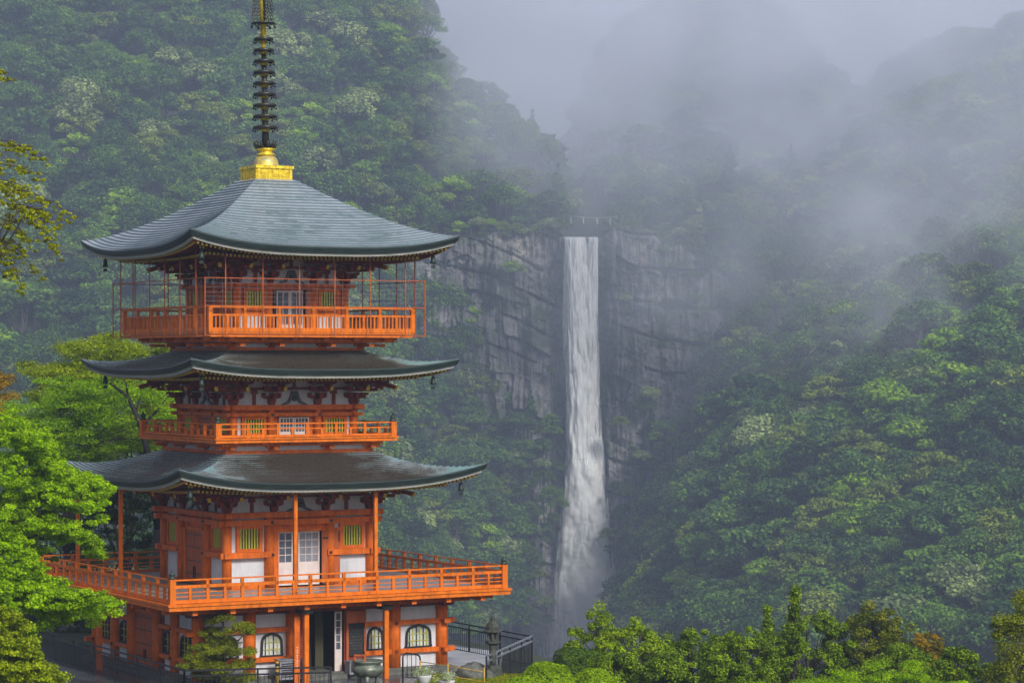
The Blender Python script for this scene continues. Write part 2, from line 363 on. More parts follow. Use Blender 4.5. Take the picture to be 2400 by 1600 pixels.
# ------------------------------------------------------------------ hills and cliff: lofted slopes standing at their real distances
def loft(cols, nu, nv, back=True, amp=6.0, sc=.02, seed=1, drop_ridge=0):
    """cols: [(px, [(py, Y), ...bottom to top])]; returns grid of world points (nv, nu, 3)"""
    pxs = np.array([c[0] for c in cols], float); rows = np.array([c[1] for c in cols], float)   # (nc, nr, 2)
    if drop_ridge: rows[:, -1, 0] += drop_ridge; rows[:, -2, 0] += drop_ridge * .5
    if back:
        b = rows[:, -1:, :].copy(); b[:, :, 0] += 260; b[:, :, 1] += 160; b2 = b.copy(); b2[:, :, 0] += 500; b2[:, :, 1] += 200
        rows = np.concatenate([rows, b, b2], 1)
    u = np.linspace(pxs[0], pxs[-1], nu); nr = rows.shape[1]; v = np.linspace(0, nr - 1, nv)
    G = np.zeros((nr, nu, 2))
    for r_ in range(nr):
        for c_ in range(2): G[r_, :, c_] = np.interp(u, pxs, rows[:, r_, c_])
    ker = np.array([1, 2, 3, 2, 1.]) / 9
    H = np.zeros((nv, nu, 2))
    for c_ in range(2):
        for j in range(nu):
            col = np.interp(v, np.arange(nr), G[:, j, c_])
            H[:, j, c_] = col
    for c_ in range(2):
        for it in range(4):
            p = np.pad(H[:, :, c_], 2, 'edge'); H[:, :, c_] = sum(ker[a] * p[a:a + nv, 2:2 + nu] for a in range(5))
            p = np.pad(H[:, :, c_], 2, 'edge'); H[:, :, c_] = sum(ker[a] * p[2:2 + nv, a:a + nu] for a in range(5))
    Y = H[:, :, 1]; py = H[:, :, 0]; px = np.broadcast_to(u, (nv, nu))
    P = np.stack([CAM.x + (px - CXI) * Y / F, CAM.y + Y, CAM.z - (py - HY) * Y / F], -1)
    P[:, :, 1] += (fbm(P[:, :, 0] * sc, P[:, :, 2] * sc, P[:, :, 1] * sc, 4, seed) - .5) * amp * 2
    P[:, :, 2] += (fbm(P[:, :, 0] * sc * 1.7, P[:, :, 2] * sc, P[:, :, 1] * sc * 1.7, 3, seed + 9) - .5) * amp
    return P
def grid_obj(name, P, mat, smooth=True):
    nv, nu = P.shape[:2]; i = np.arange(nv * nu).reshape(nv, nu)
    return np_mesh(name, P.reshape(-1, 3), np.stack([i[:-1, :-1], i[:-1, 1:], i[1:, 1:], i[1:, :-1]], -1).reshape(-1, 4), mat, smooth=smooth)
HILL = {}
left_cols = [(-900, [(1560, 380), (1150, 470), (700, 580), (200, 700), (-350, 840)]),
 (300, [(1560, 390), (1150, 480), (700, 590), (200, 700), (-250, 820)]),
 (850, [(1560, 430), (1150, 540), (800, 625), (300, 720), (-100, 820)]),
 (930, [(1560, 520), (1120, 640), (640, 706), (250, 750), (-25, 800)]),
 (985, [(1560, 545), (1090, 660), (560, 709), (300, 745), (20, 795)]),
 (1015, [(1560, 560), (1080, 665), (555, 709), (360, 745), (150, 790)]),
 (1090, [(1560, 580), (1060, 672), (550, 711), (390, 748), (228, 785)]),
 (1170, [(1560, 650), (1050, 677), (545, 712), (410, 748), (258, 780)]),
 (1240, [(1560, 695), (1045, 697), (545, 713), (440, 738), (325, 770)]),
 (1300, [(1560, 704), (1100, 704), (548, 714), (485, 730), (415, 750)]),
 (1350, [(1560, 706), (1150, 706), (565, 716), (550, 725), (535, 735)])]
centre_cols = [(1290, [(640, 732), (560, 750), (520, 790), (480, 830), (450, 870)]),
 (1345, [(640, 726), (545, 742), (500, 765), (465, 805), (420, 850)]),
 (1390, [(640, 726), (535, 744), (430, 800), (330, 870), (250, 930)]),
 (1440, [(640, 722), (535, 742), (370, 820), (230, 900), (110, 960)]),
 (1500, [(650, 716), (510, 752), (330, 835), (170, 915), (40, 985)]),
 (1600, [(670, 710), (490, 760), (300, 840), (120, 920), (-30, 1000)]),
 (1780, [(740, 700), (510, 760), (320, 840), (140, 920), (-10, 1000)]),
 (1900, [(790, 690), (550, 750), (410, 830), (270, 910), (150, 980)]),
 (2080, [(790, 700), (560, 780), (440, 850), (340, 930), (260, 1000)]),
 (2300, [(790, 720), (560, 800), (440, 870), (340, 940), (280, 1010)])]
right_cols = [(1440, [(1640, 520), (1580, 560), (1540, 600), (1510, 640), (1490, 672)]),
 (1500, [(1640, 490), (1540, 540), (1480, 585), (1440, 630), (1400, 672)]),
 (1560, [(1640, 470), (1460, 530), (1360, 585), (1290, 632), (1230, 676)]),
 (1640, [(1640, 450), (1400, 520), (1260, 585), (1150, 640), (1060, 686)]),
 (1700, [(1640, 440), (1320, 510), (1120, 590), (960, 650), (850, 698)]),
 (1800, [(1640, 420), (1250, 500), (1000, 590), (760, 660), (560, 740)]),
 (1950, [(1640, 400), (1200, 490), (900, 590), (600, 690), (340, 800)]),
 (2150, [(1640, 380), (1150, 480), (800, 590), (450, 710), (100, 840)]),
 (2400, [(1640, 360), (1100, 470), (750, 580), (400, 700), (50, 830)]),
 (3000, [(1640, 340), (1050, 450), (700, 560), (300, 690), (-100, 820)])]
for nm, cols, lab, dr in (("left_hill", left_cols, "steep wooded hill rising behind the pagoda", 50), ("gorge_hill", centre_cols, "misty wooded hill above the waterfall lip", 45), ("right_hill", right_cols, "wooded hillside on the far side of the waterfall", 50)):
    P = loft(cols, 220, 130, True, 5.0, .018, len(nm), dr); HILL[nm] = P
    tag(grid_obj(nm, P, mt['hillsoil']), lab, "hill", kind="structure")

# --- cliff
def cliff_mat():
    m, t, b = new_mat("lichened_rock")
    tc = t.nodes.new("ShaderNodeTexCoord")
    def noise(scale, st, det=6, dist=0.0):
        mp = t.nodes.new("ShaderNodeMapping"); mp.inputs["Scale"].default_value = st
        n = t.nodes.new("ShaderNodeTexNoise"); n.inputs["Scale"].default_value = scale; n.inputs["Detail"].default_value = det; n.inputs["Roughness"].default_value = .65; n.inputs["Distortion"].default_value = dist
        t.links.new(tc.outputs["Object"], mp.inputs[0]); t.links.new(mp.outputs[0], n.inputs[0]); return n
    n1 = noise(.05, (1, 1, .7), 7, .5); r1 = ramp(t, [(.3, (.045, .046, .048)), (.44, (.145, .142, .142)), (.56, (.26, .25, .238)), (.68, (.44, .40, .29))]); t.links.new(n1.outputs[0], r1.inputs[0])
    n2 = noise(.35, (1, 1, .12), 5); r2 = ramp(t, [(.35, (.35, .35, .36)), (.6, (1.05, 1.05, 1.05))]); t.links.new(n2.outputs[0], r2.inputs[0])
    mx = t.nodes.new("ShaderNodeMixRGB"); mx.blend_type = 'MULTIPLY'; mx.inputs[0].default_value = .8
    t.links.new(r1.outputs[0], mx.inputs[1]); t.links.new(r2.outputs[0], mx.inputs[2])
    n3 = noise(.09, (1, 1, 1), 8, 1.0); r3 = ramp(t, [(.50, (0, 0, 0)), (.58, (1, 1, 1))]); t.links.new(n3.outputs[0], r3.inputs[0])
    mg = t.nodes.new("ShaderNodeMixRGB"); mg.inputs[2].default_value = (.05, .09, .03, 1)
    ml = t.nodes.new("ShaderNodeMath"); ml.operation = 'MULTIPLY'; ml.inputs[1].default_value = .65; t.links.new(r3.outputs[0], ml.inputs[0])
    t.links.new(ml.outputs[0], mg.inputs[0]); t.links.new(mx.outputs[0], mg.inputs[1]); t.links.new(mg.outputs[0], b.inputs["Base Color"])
    b.inputs["Roughness"].default_value = .65
    n4 = noise(.9, (1, 1, .5), 8); bp = t.nodes.new("ShaderNodeBump"); bp.inputs["Strength"].default_value = .9; bp.inputs["Distance"].default_value = .8
    t.links.new(n4.outputs[0], bp.inputs["Height"]); t.links.new(bp.outputs[0], b.inputs["Normal"])
    return m
mt['rock'] = cliff_mat()
lip = [(820, 590), (930, 562), (1060, 556), (1200, 545), (1290, 548), (1322, 560), (1400, 560), (1418, 556), (1440, 532), (1475, 532), (1510, 552), (1600, 585), (1690, 640), (1760, 700)]
nu, nv = 420, 330
px = np.linspace(820, 1760, nu); top = np.interp(px, [a for a, b in lip], [b for a, b in lip])
top = top + (fbm(px * .03, px * 0, px * 0, 4, 60) - .5) * 34 * np.clip(np.abs(px - 1362) / 90 - .6, 0, 1)
vv = np.linspace(0, 1, nv)[:, None]
py = 1560 + (top[None] - 1560) * vv
Yd = 676 + 14 * vv + 6 * np.exp(-((px[None] - 1362) / 60) ** 2) + 0 * py
P = np.stack([CAM.x + (px[None] - CXI) * Yd / F, CAM.y + Yd, CAM.z - (py - HY) * Yd / F], -1)
x_, z_ = P[..., 0], P[..., 2]
bed = z_ + .35 * x_ * np.sin(x_ * .02 + 1) + 6 * fbm(x_ * .05, z_ * .05, x_ * 0, 3, 40)
blocks = np.floor(bed / 9 + fbm(x_ * .04, z_ * .01, x_ * 0, 2, 41) * 2.0)
led = _hash(blocks, np.floor(x_ / 13 + .6 * blocks + 1.2 * fbm(x_ * .1, z_ * .03, x_ * 0, 3, 48)), blocks * 0, 7)
led2 = _hash(np.floor(bed / 3.1), np.floor(x_ / 4.2 + .37 * np.floor(bed / 3.1)), blocks * 0, 8)
groove = np.abs(fbm(x_ * .22, z_ * .03, x_ * 0, 4, 42) - .5)
crack = np.abs((bed / 9) % 1 - .5) * 2
crack = np.clip((crack - .86) / .14, 0, 1)
dY = (led - .5) * 3.2 + (led2 - .5) * .8 - groove * 11 - np.abs(fbm(x_ * .5, z_ * .05, x_ * 0, 3, 49) - .5) * 4 + crack * 1.6 * (fbm(x_ * .06, z_ * .06, x_ * 0, 2, 47) > .5) + (fbm(x_ * .03, z_ * .03, x_ * 0, 4, 43) - .5) * 16 + (fbm(x_ * .6, z_ * .6, x_ * 0, 3, 44) - .5) * 1.6
near = np.exp(-((px[None] - 1362) / 55) ** 2)
P[..., 1] += 1.25 * dY * (1 - .6 * near) + 2.5 * near
# top of the cliff runs back into the gorge
tops = []
for dy_, dz_ in ((3, .6), (10, 1.0), (40, 2), (120, 4)):
    q = P[-1].copy(); q[:, 1] += dy_; q[:, 2] += dz_ * .4; tops.append(q)
P = np.concatenate([P, np.array(tops)], 0)
cl = grid_obj("cliff", P, mt['rock'], False)
tag(cl, "sheer grey rock cliff the waterfall drops over", "cliff", kind="structure")

# --- waterfall
def water_mat():
    m, t, b = new_mat("falling_white_water")
    tc = t.nodes.new("ShaderNodeTexCoord")
    mp = t.nodes.new("ShaderNodeMapping"); mp.inputs["Scale"].default_value = (1, .4, .05)
    n = t.nodes.new("ShaderNodeTexNoise"); n.inputs["Scale"].default_value = .9; n.inputs["Detail"].default_value = 6; n.inputs["Roughness"].default_value = .62; n.inputs["Distortion"].default_value = .3
    t.links.new(tc.outputs["Object"], mp.inputs[0]); t.links.new(mp.outputs[0], n.inputs[0])
    r = ramp(t, [(.28, (.78, .80, .82)), (.45, (.94, .94, .93)), (.7, (.94, .93, .89))]); t.links.new(n.outputs[0], r.inputs[0]); t.links.new(r.outputs[0], b.inputs["Base Color"])
    b.inputs["Roughness"].default_value = .6
    at = t.nodes.new("ShaderNodeAttribute"); at.attribute_name = "tint"
    n2 = t.nodes.new("ShaderNodeTexNoise"); n2.inputs["Scale"].default_value = 1.6; n2.inputs["Detail"].default_value = 5; t.links.new(mp.outputs[0], n2.inputs[0])
    ad = t.nodes.new("ShaderNodeMath"); ad.operation = 'ADD'; t.links.new(n2.outputs[0], ad.inputs[0]); t.links.new(at.outputs["Fac"], ad.inputs[1])
    mr = t.nodes.new("ShaderNodeMapRange"); mr.inputs[1].default_value = .45; mr.inputs[2].default_value = .75; t.links.new(ad.outputs[0], mr.inputs[0])
    tp = t.nodes.new("ShaderNodeBsdfTransparent"); tl = t.nodes.new("ShaderNodeBsdfTranslucent"); t.links.new(r.outputs[0], tl.inputs[0])
    m1 = t.nodes.new("ShaderNodeMixShader"); m1.inputs[0].default_value = .35; t.links.new(b.outputs[0], m1.inputs[1]); t.links.new(tl.outputs[0], m1.inputs[2])
    m2 = t.nodes.new("ShaderNodeMixShader"); t.links.new(mr.outputs[0], m2.inputs[0]); t.links.new(tp.outputs[0], m2.inputs[1]); t.links.new(m1.outputs[0], m2.inputs[2])
    t.links.new(m2.outputs[0], t.nodes["Material Output"].inputs[0])
    return m
mt['water'] = water_mat()
WF = empty("waterfall", W(1362, 1540, 680)); tag(WF, "tall single-drop white waterfall plunging down the grey cliff", "waterfall", kind="thing")
def strand(x0f, x1f, Y0, seed, y0=559, y1=1540, dens=1.0, name="water_curtain"):
    """a curtain of falling water: x0f/x1f give its edges (photo px) by fall height"""
    nv, nu = 180, 26
    py = np.linspace(y0, y1, nv); u = np.linspace(0, 1, nu)
    ys = [559, 700, 1000, 1200, 1350, 1540]
    a = np.interp(py, ys, x0f)[:, None]; b = np.interp(py, ys, x1f)[:, None]
    px = a + (b - a) * u[None] + (fbm(u[None] * 3 + 0 * py[:, None], py[:, None] * .012, py[:, None] * 0 + seed, 3, seed) - .5) * 7
    prog = ((py - 559) / 981).clip(0, 1)[:, None]
    Y = Y0 - 5.0 * np.sqrt(prog) - 2.2 * np.sin(np.pi * u[None]) - (fbm(u[None] * 9 + 0 * py[:, None], py[:, None] * .02, py[:, None] * 0, 4, seed + 3) - .5) * 3.5
    P = np.stack([CAM.x + (px - CXI) * Y / F, CAM.y + Y, CAM.z - (py[:, None] - HY) * Y / F], -1)
    # the water bends over the lip from the stream bed behind
    if y0 < 600:
        lipr = P[0].copy(); lipr[:, 1] += 4; lipr[:, 2] += .6; lip2 = lipr.copy(); lip2[:, 1] += 22; lip2[:, 2] += .2
        P = np.concatenate([lip2[None], lipr[None], P], 0)
    e = np.minimum(u, 1 - u)[None] * 2
    tint = np.clip(.02 + e * 1.3, 0, .62) * dens - .12 * prog * (1 - e)
    if y0 < 600: tint = np.concatenate([tint[:1], tint[:1], tint], 0)
    else: tint = tint - .75 * (1 - smooth((py - y0) / 130))[:, None]
    o = grid_obj(name, P - np.array(WF.location), mt['water'])
    at = o.data.attributes.new("tint", 'FLOAT', 'POINT'); at.data.foreach_set("value", tint.astype(np.float32).ravel())
    o.parent = WF
    return o
strand([1321, 1320, 1323, 1322, 1316, 1296], [1368, 1378, 1392, 1404, 1410, 1430], 684.5, 11)
strand([1334, 1330, 1334, 1330, 1322, 1306], [1374, 1402, 1410, 1430, 1452, 1474], 683, 23)
strand([1379, 1372, 1360, 1356, 1350, 1340], [1402, 1402, 1404, 1420, 1440, 1456], 682.5, 37)
strand([1324, 1326, 1340, 1318, 1306, 1280], [1340, 1352, 1382, 1420, 1452, 1478], 681, 51, dens=.72)
strand([1326, 1328, 1330, 1326, 1318, 1290], [1366, 1370, 1385, 1400, 1420, 1440], 680.5, 77, dens=.95)
strand([1332, 1330, 1328, 1324, 1312, 1286], [1372, 1384, 1398, 1412, 1430, 1456], 682, 91)
strand([1324, 1326, 1324, 1316, 1296, 1262], [1372, 1392, 1406, 1426, 1452, 1484], 678.5, 113, y0=1020, dens=.78)
strand([1340, 1340, 1340, 1336, 1310, 1284], [1390, 1392, 1406, 1424, 1454, 1480], 678, 131, y0=1180, dens=.85)

# --- straw rope with paper streamers across the gorge
RP = empty("sacred_rope", W(1388, 508, 694)); tag(RP, "white straw rope with hanging paper streamers strung above the waterfall lip", "rope")
a, b = W(1326, 505, 694), W(1448, 507, 694); org = Vector(RP.location)
pts = [a.lerp(b, t) - org - Vector((0, 0, .5 * math.sin(math.pi * t))) for t in np.linspace(0, 1, 13)]
mb = MB(); mb.tube(pts, .09, 6); mb.build("rope", mt['rope'], RP)
for t in (.1, .34, .6, .85):
    p = a.lerp(b, t) - org
    mb = MB(); z = 0
    for j in range(4): mb.box(p.x - .13 + .1 * (j % 2), p.x + .07 + .1 * (j % 2), p.y - .05, p.y + .05, p.z - .5 - .42 * (j + 1), p.z - .5 - .42 * j + .05)
    mb.build("paper_streamer", mt['paper'], RP)

# --- paved court round the pagoda, pale walkway and moss lawn
def patch(name, pts, z, mat, lab, cat):
    mb = MB(); i = mb.vs([(*LW(x, y).xy, zz) for x, y, zz in [(a, b, z if len(q) == 0 else q[0]) for a, b, *q in pts]]); mb.face(range(i, i + len(pts)))
    return tag(mb.build(name, mat), lab, cat, kind="structure")
patch("court", [(-9.5, -8.0), (4.2, -8.0), (9.0, -1.0), (8.0, 9.5), (-9.5, 9.5)], .10, mt['plaza'], "dark wet stone paving around the pagoda foot", "paving")
patch("pavement", [(4.99, -4.9), (6.3, -5.4), (9.0, -.9), (7.6, 4.5), (4.99, 4.5)], .115, mt['concrete'], "pale concrete walkway beside the pagoda", "walkway")
# ------------------------------------------------------------------ pagoda
PG = empty("pagoda", (0, 0, 0), TH)
tag(PG, "tall three storey vermilion pagoda with grey copper roofs and golden spire", "pagoda")
def rot4(k): return Matrix.Rotation(math.pi / 2 * k, 4, 'Z')
# side 0 = front (local -y), side 3 = left (local -x): rotating -y by -90 deg gives -x
FRONT, LEFT = 0, 3
def part(mb, name, mats, parent=None, label=None, **k):
    o = mb.build(name, mats, parent or PG, **k)
    if label: o["label"] = label
    return o

# --- stone footing
mb = MB(); mb.box(-4.95, 4.95, -4.95, 4.95, -.6, .24); mb.box(-4.75, 4.75, -4.75, 4.75, .24, .30)
part(mb, "stone_footing", mt['stone'])

# --- storeys: (wall half width, z0, z1, column radius, column z0, column z1, column offsets)
def walls(S, z0, z1, name, mats, mi_rows):
    """white and red wall panels, each an object, on the four sides"""
    for k in range(4):
        for x0, x1, a, b, mi, ins in mi_rows:
            mb = MB(); mb.T = rot4(k); mb.box(x0, x1, -S + ins, -S + ins + .08, a, b)
            part(mb, name, mats[mi])
def columns(S, r, z0, z1, offs):
    mb = MB(); mb.lathe([(r, z0), (r, z1)], 18)
    first = None
    seen = set()
    for k in range(4):
        for a in offs:
            p = rot4(k) @ Vector((a, -S, 0)); key = (round(p.x, 2), round(p.y, 2))
            if key in seen: continue
            seen.add(key)
            if first is None: first = part(mb, "pillar", mt['red']); first.location = p
            else: dup(first, PG, p)
def beams(S, lst, over, nails=None):
    """tie beams round the storey, one object per side and level; ends run past the corner like crossing timbers"""
    for z0, z1, t in lst:
        for k in range(4):
            mb = MB(); mb.T = rot4(k)
            e = over if k % 2 == 0 else over - .03
            dz = 0 if k % 2 == 0 else .012
            mb.box(-S - e, S + e, -S - t, -S + .1, z0 + dz, z1 - dz)
            o = part(mb, "tie_beam", [mt['red'], mt['black']])
            if nails and (z0, z1) in nails:
                for x in nails[(z0, z1)]:
                    zc = (z0 + z1) / 2; mb = MB(); mb.T = rot4(k)
                    mb.bar((x, -S - t - .03, zc), (x, -S - t + .01, zc), .085, .085); part(mb, "nail_cover", mt['black'], o)

# storey 1 (gallery)
S1 = 2.68
columns(S1, .165, 3.05, 5.5, (-2.68, -1.14, 1.14, 2.68))
walls(S1, 3.1, 6.5, "wall_panel", [mt['plaster'], mt['red']], [(-2.6, 2.6, 5.55, 6.55, 0, .02), (-2.6, -1.1, 3.02, 5.4, 0, .04), (1.1, 2.6, 3.02, 5.4, 0, .04), (-1.1, 1.1, 4.96, 5.4, 1, .03)])
beams(S1, [(5.385, 5.57, .20)], .42)
beams(S1, [(5.13, 5.32, .19)], .36, {(5.13, 5.32): (-2.62, -1.10, 1.10, 2.62)})
for k in range(4):
    for sx in (-1, 1):
        mb = MB(); mb.T = rot4(k)
        a, b = sorted((sx * 2.98, sx * .99))
        mb.box(a, b, -S1 - (.19 if k % 2 == 0 else .2), -S1 + .1, 4.05 + .006 * (k % 2), 4.24 - .006 * (k % 2))
        o = part(mb, "tie_beam", mt['red'])
        for x in (sx * 2.62, sx * 1.08): mb = MB(); mb.T = rot4(k); mb.bar((x, -S1 - .23, 4.145), (x, -S1 - .17, 4.145), .085, .085); part(mb, "nail_cover", mt['black'], o)
        mb = MB(); mb.T = rot4(k); a, b = sorted((sx * 2.55, sx * 1.25)); mb.box(a, b, -S1 - .03, -S1 + .05, 3.02, 3.14)
        part(mb, "sill_beam", mt['red'])
def slat_window(k, S, x0, x1, z0, z1, fw, nsl):
    nsl = max(6, nsl - 2)
    """lattice window: frame x0..x1, opening inside; vertical slats"""
    T = rot4(k)
    mb = MB(); mb.T = T
    y0, y1 = -S - .07, -S + .05
    mb.box(x0, x0 + fw, y0, y1, z0, z1); mb.box(x1 - fw, x1, y0, y1, z0, z1)
    mb.box(x0 + fw, x1 - fw, y0 + .003, y1, z0, z0 + fw * .9); mb.box(x0 + fw, x1 - fw, y0 + .003, y1, z1 - fw * .8, z1)
    w = part(mb, "window", mt['red'])
    mb = MB(); mb.T = T; mb.box(x0 + fw, x1 - fw, -S + .03, -S + .035, z0 + fw * .9, z1 - fw * .8); part(mb, "recess", mt['slatdark'], w)
    mb = MB(); mb.T = T
    for j in range(nsl):
        x = x0 + fw + (x1 - x0 - 2 * fw) * (j + .5) / nsl
        mb.bar((x, -S - .01, z0 + fw * .9), (x, -S - .01, z1 - fw * .8), (x1 - x0 - 2 * fw) / nsl * .5, .035, (0, 1, 0))
    part(mb, "slats", mt['slat'], w)
    return w
for k in (FRONT, LEFT):
    slat_window(k, S1, -2.35, -1.40, 4.245, 5.125, .12, 9)
    slat_window(k, S1, 1.50, 2.44, 4.245, 5.125, .12, 9)
# front doorway of storey 1: dark recess, two glazed white leaves, one red leaf folded back
mb = MB(); mb.box(-.98, 1.0, -S1 + .25, -S1 + .3, 3.05, 4.96); mb.box(-.985, -.98, -S1 - .02, -S1 + .3, 3.05, 4.96); part(mb, "doorway_recess", mt['void'])
mb = MB(); mb.box(-.98, -.80, -S1 - .05, -S1 + .1, 3.05, 4.96); mb.box(-.80, 1.5, -S1 - .05, -S1 + .1, 4.88, 4.975); part(mb, "door_frame", mt['red'])
def glazed_leaf(x0, x1, z0, z1, zs, y, nx, nz, pane):
    mb = MB()
    f = .05
    mb.box(x0, x0 + f, y, y + .05, z0, z1); mb.box(x1 - f, x1, y, y + .05, z0, z1)
    mb.box(x0 + f, x1 - f, y + .002, y + .048, z1 - f, z1); mb.box(x0 + f, x1 - f, y + .002, y + .048, z0, zs)
    for i in range(1, nx):
        x = x0 + f + (x1 - x0 - 2 * f) * i / nx; mb.box(x - .012, x + .012, y + .005, y + .04, zs, z1 - f)
    for i in range(1, nz):
        z = zs + (z1 - f - zs) * i / nz; mb.box(x0 + f, x1 - f, y + .008, y + .038, z - .012, z + .012)
    d = part(mb, "sliding_door", mt['pink'])
    mb = MB(); mb.box(x0 + f, x1 - f, y + .02, y + .026, zs, z1 - f); part(mb, "pane", pane, d)
glazed_leaf(-.76, -.20, 3.06, 4.87, 3.84, -S1 + .1, 2, 4, mt['glass'])
glazed_leaf(-.02, .78, 3.06, 4.87, 3.84, -S1 + .06, 3, 4, mt['grey'])
mb = MB(); mb.box(.80, 1.48, -S1 - .10, -S1 - .05, 3.1, 4.87); d = part(mb, "folded_door", mt['door'])
mb = MB(); mb.box(.83, 1.1, -S1 - .115, -S1 - .1, 4.6, 4.66); mb.box(1.42, 1.46, -S1 - .115, -S1 - .1, 4.5, 4.8); part(mb, "hinge", mt['black'], d)
def plank_door(k, S, hw, z0, z1):
    T = rot4(k)
    mb = MB(); mb.T = T
    mb.box(-hw - .2, -hw, -S - .06, -S + .05, z0, z1 + .05); mb.box(hw, hw + .2, -S - .06, -S + .05, z0, z1 + .05)
    mb.box(-hw, hw, -S - .055, -S + .05, z1, z1 + .12)
    part(mb, "door_frame", mt['red'])
    for sx in (-1, 1):
        a, b = sorted((sx * .012, sx * hw)); mb = MB(); mb.T = T; mb.box(a, b, -S - .02, -S + .03, z0, z1); d = part(mb, "plank_door", mt['door'])
        h = z1 - z0
        for fz in (.18, .42, .68, .92):
            mb = MB(); mb.T = T; mb.box(a + .03, b - .02, -S - .034, -S - .02, z0 + h * fz - .015, z0 + h * fz + .015); part(mb, "iron_strap", mt['black'], d)
        mb = MB(); mb.T = T; x = sx * .07; mb.box(x - .02, x + .02, -S - .05, -S - .02, z0 + h * .1, z0 + h * .32); part(mb, "handle", mt['black'], d)
plank_door(LEFT, S1, .72, 3.05, 4.85)

# storey 2
S2 = 2.26
columns(S2, .14, 8.1, 9.1, (-2.26, -.88, .88, 2.26))
walls(S2, 8.1, 10.2, "wall_panel", [mt['plaster'], mt['red']], [(-2.2, 2.2, 9.1, 10.3, 0, .02), (-2.2, 2.2, 8.08, 9.0, 1, .09), (-2.2, -.85, 8.08, 8.8, 0, .05), (.85, 2.2, 8.08, 8.8, 0, .05)])
beams(S2, [(8.99, 9.16, .17)], .34)
beams(S2, [(8.775, 8.885, .16)], .30, {(8.775, 8.885): (-2.2, -.88, .88, 2.2)})
for k in (FRONT, LEFT):
    slat_window(k, S2, -1.97, -1.06, 8.12, 8.77, .11, 9)
    slat_window(k, S2, 1.06, 1.97, 8.12, 8.77, .11, 9)
plank_door(LEFT, S2, .6, 8.1, 8.72)
glazed_leaf(-.56, -.01, 8.1, 8.74, 8.25, -S2 - .0, 4, 3, mt['glass'])
glazed_leaf(.01, .56, 8.1, 8.74, 8.25, -S2 - .0, 4, 3, mt['glass'])
# storey 3
S3 = 2.03
columns(S3, .13, 11.6, 13.25, (-2.03, -.84, .84, 2.03))
walls(S3, 11.6, 14.4, "wall_panel", [mt['plaster'], mt['red']], [(-1.97, 1.97, 13.2, 14.4, 0, .02), (-1.97, -.8, 12.2, 13.2, 1, .03), (.8, 1.97, 12.2, 13.2, 1, .03), (-1.97, -.8, 11.58, 12.2, 0, .05), (.8, 1.97, 11.58, 12.2, 0, .05), (-.8, 1.97 - 1.17, 13.08, 13.2, 1, .03)])
beams(S3, [(13.16, 13.29, .15)], .32)
for k in (FRONT, LEFT):
    slat_window(k, S3, -1.80, -1.00, 12.36, 13.10, .10, 8)
    slat_window(k, S3, 1.00, 1.78, 12.36, 13.10, .10, 8)
mb = MB(); mb.box(-.80, .80, -S3 + .3, -S3 + .35, 11.6, 13.08); part(mb, "doorway_recess", mt['void'])
glazed_leaf(-.50, -.005, 11.62, 13.05, 11.9, -S3 + .12, 2, 1, mt['glass'])
glazed_leaf(.005, .50, 11.62, 13.05, 11.9, -S3 + .12, 2, 1, mt['glass'])
mb = MB(); mb.box(.52, .84, -S3 - .06, -S3 - .02, 11.62, 13.04); part(mb, "folded_door", mt['door'])
plank_door(LEFT, S3, .6, 11.62, 12.95)

# ground storey
SG = 4.49
columns(SG, .215, .22, 2.55, (-4.49, -2.68, 2.68, 4.49))
mb = MB(); mb.lathe([(.215, .22), (.215, 2.55)], 18)
for x, y in ((-1.14, -SG), (-SG, -1.14), (-SG, 1.14)): o = part(mb, 'pillar', mt['red']); o.location = (x, y, 0)
walls(SG, .25, 2.6, "wall_panel", [mt['plaster'], mt['dark'], mt['void']], [(2.6, 4.4, .3, 2.5, 0, .02), (-4.4, -2.6, .3, 2.5, 0, .02), (-2.6, -1.1, .3, 2.5, 0, .03), (1.62, 2.6, .3, 2.5, 0, .03), (.8, 1.62, .3, 2.5, 1, .04), (-1.1, -.58, .3, 2.5, 1, .05)])
for k in range(4):
    segs = [(-4.95, -1.0), (1.5, 4.95)]
    for a, b in segs:
        for z0, z1 in ((.765, .92), (1.735, 1.89)):
            mb = MB(); mb.T = rot4(k); e = 0 if k % 2 == 0 else .04
            mb.box(a + e if a < -4 else a, b - e if b > 4 else b, -SG - .13 - e * .2, -SG + .1, z0 + e * .2, z1 - e * .2)
            o = part(mb, "tie_beam", mt['red'])
            for x in (-4.42, -2.62, 2.66, 4.42):
                if a < x < b:
                    mb = MB(); mb.T = rot4(k); mb.box(x - .05, x + .05, -SG - .245, -SG - .1, z0 + .02, z1 - .02); part(mb, "nail_cover", mt['dark'], o)
    mb = MB(); mb.T = rot4(k); e = .02 * (k % 2); mb.box(-4.9 + e, 4.9 - e, -SG - .16 - e, -SG + .12, 2.34 + e * .3, 2.57); part(mb, "tie_beam", mt['dark'])
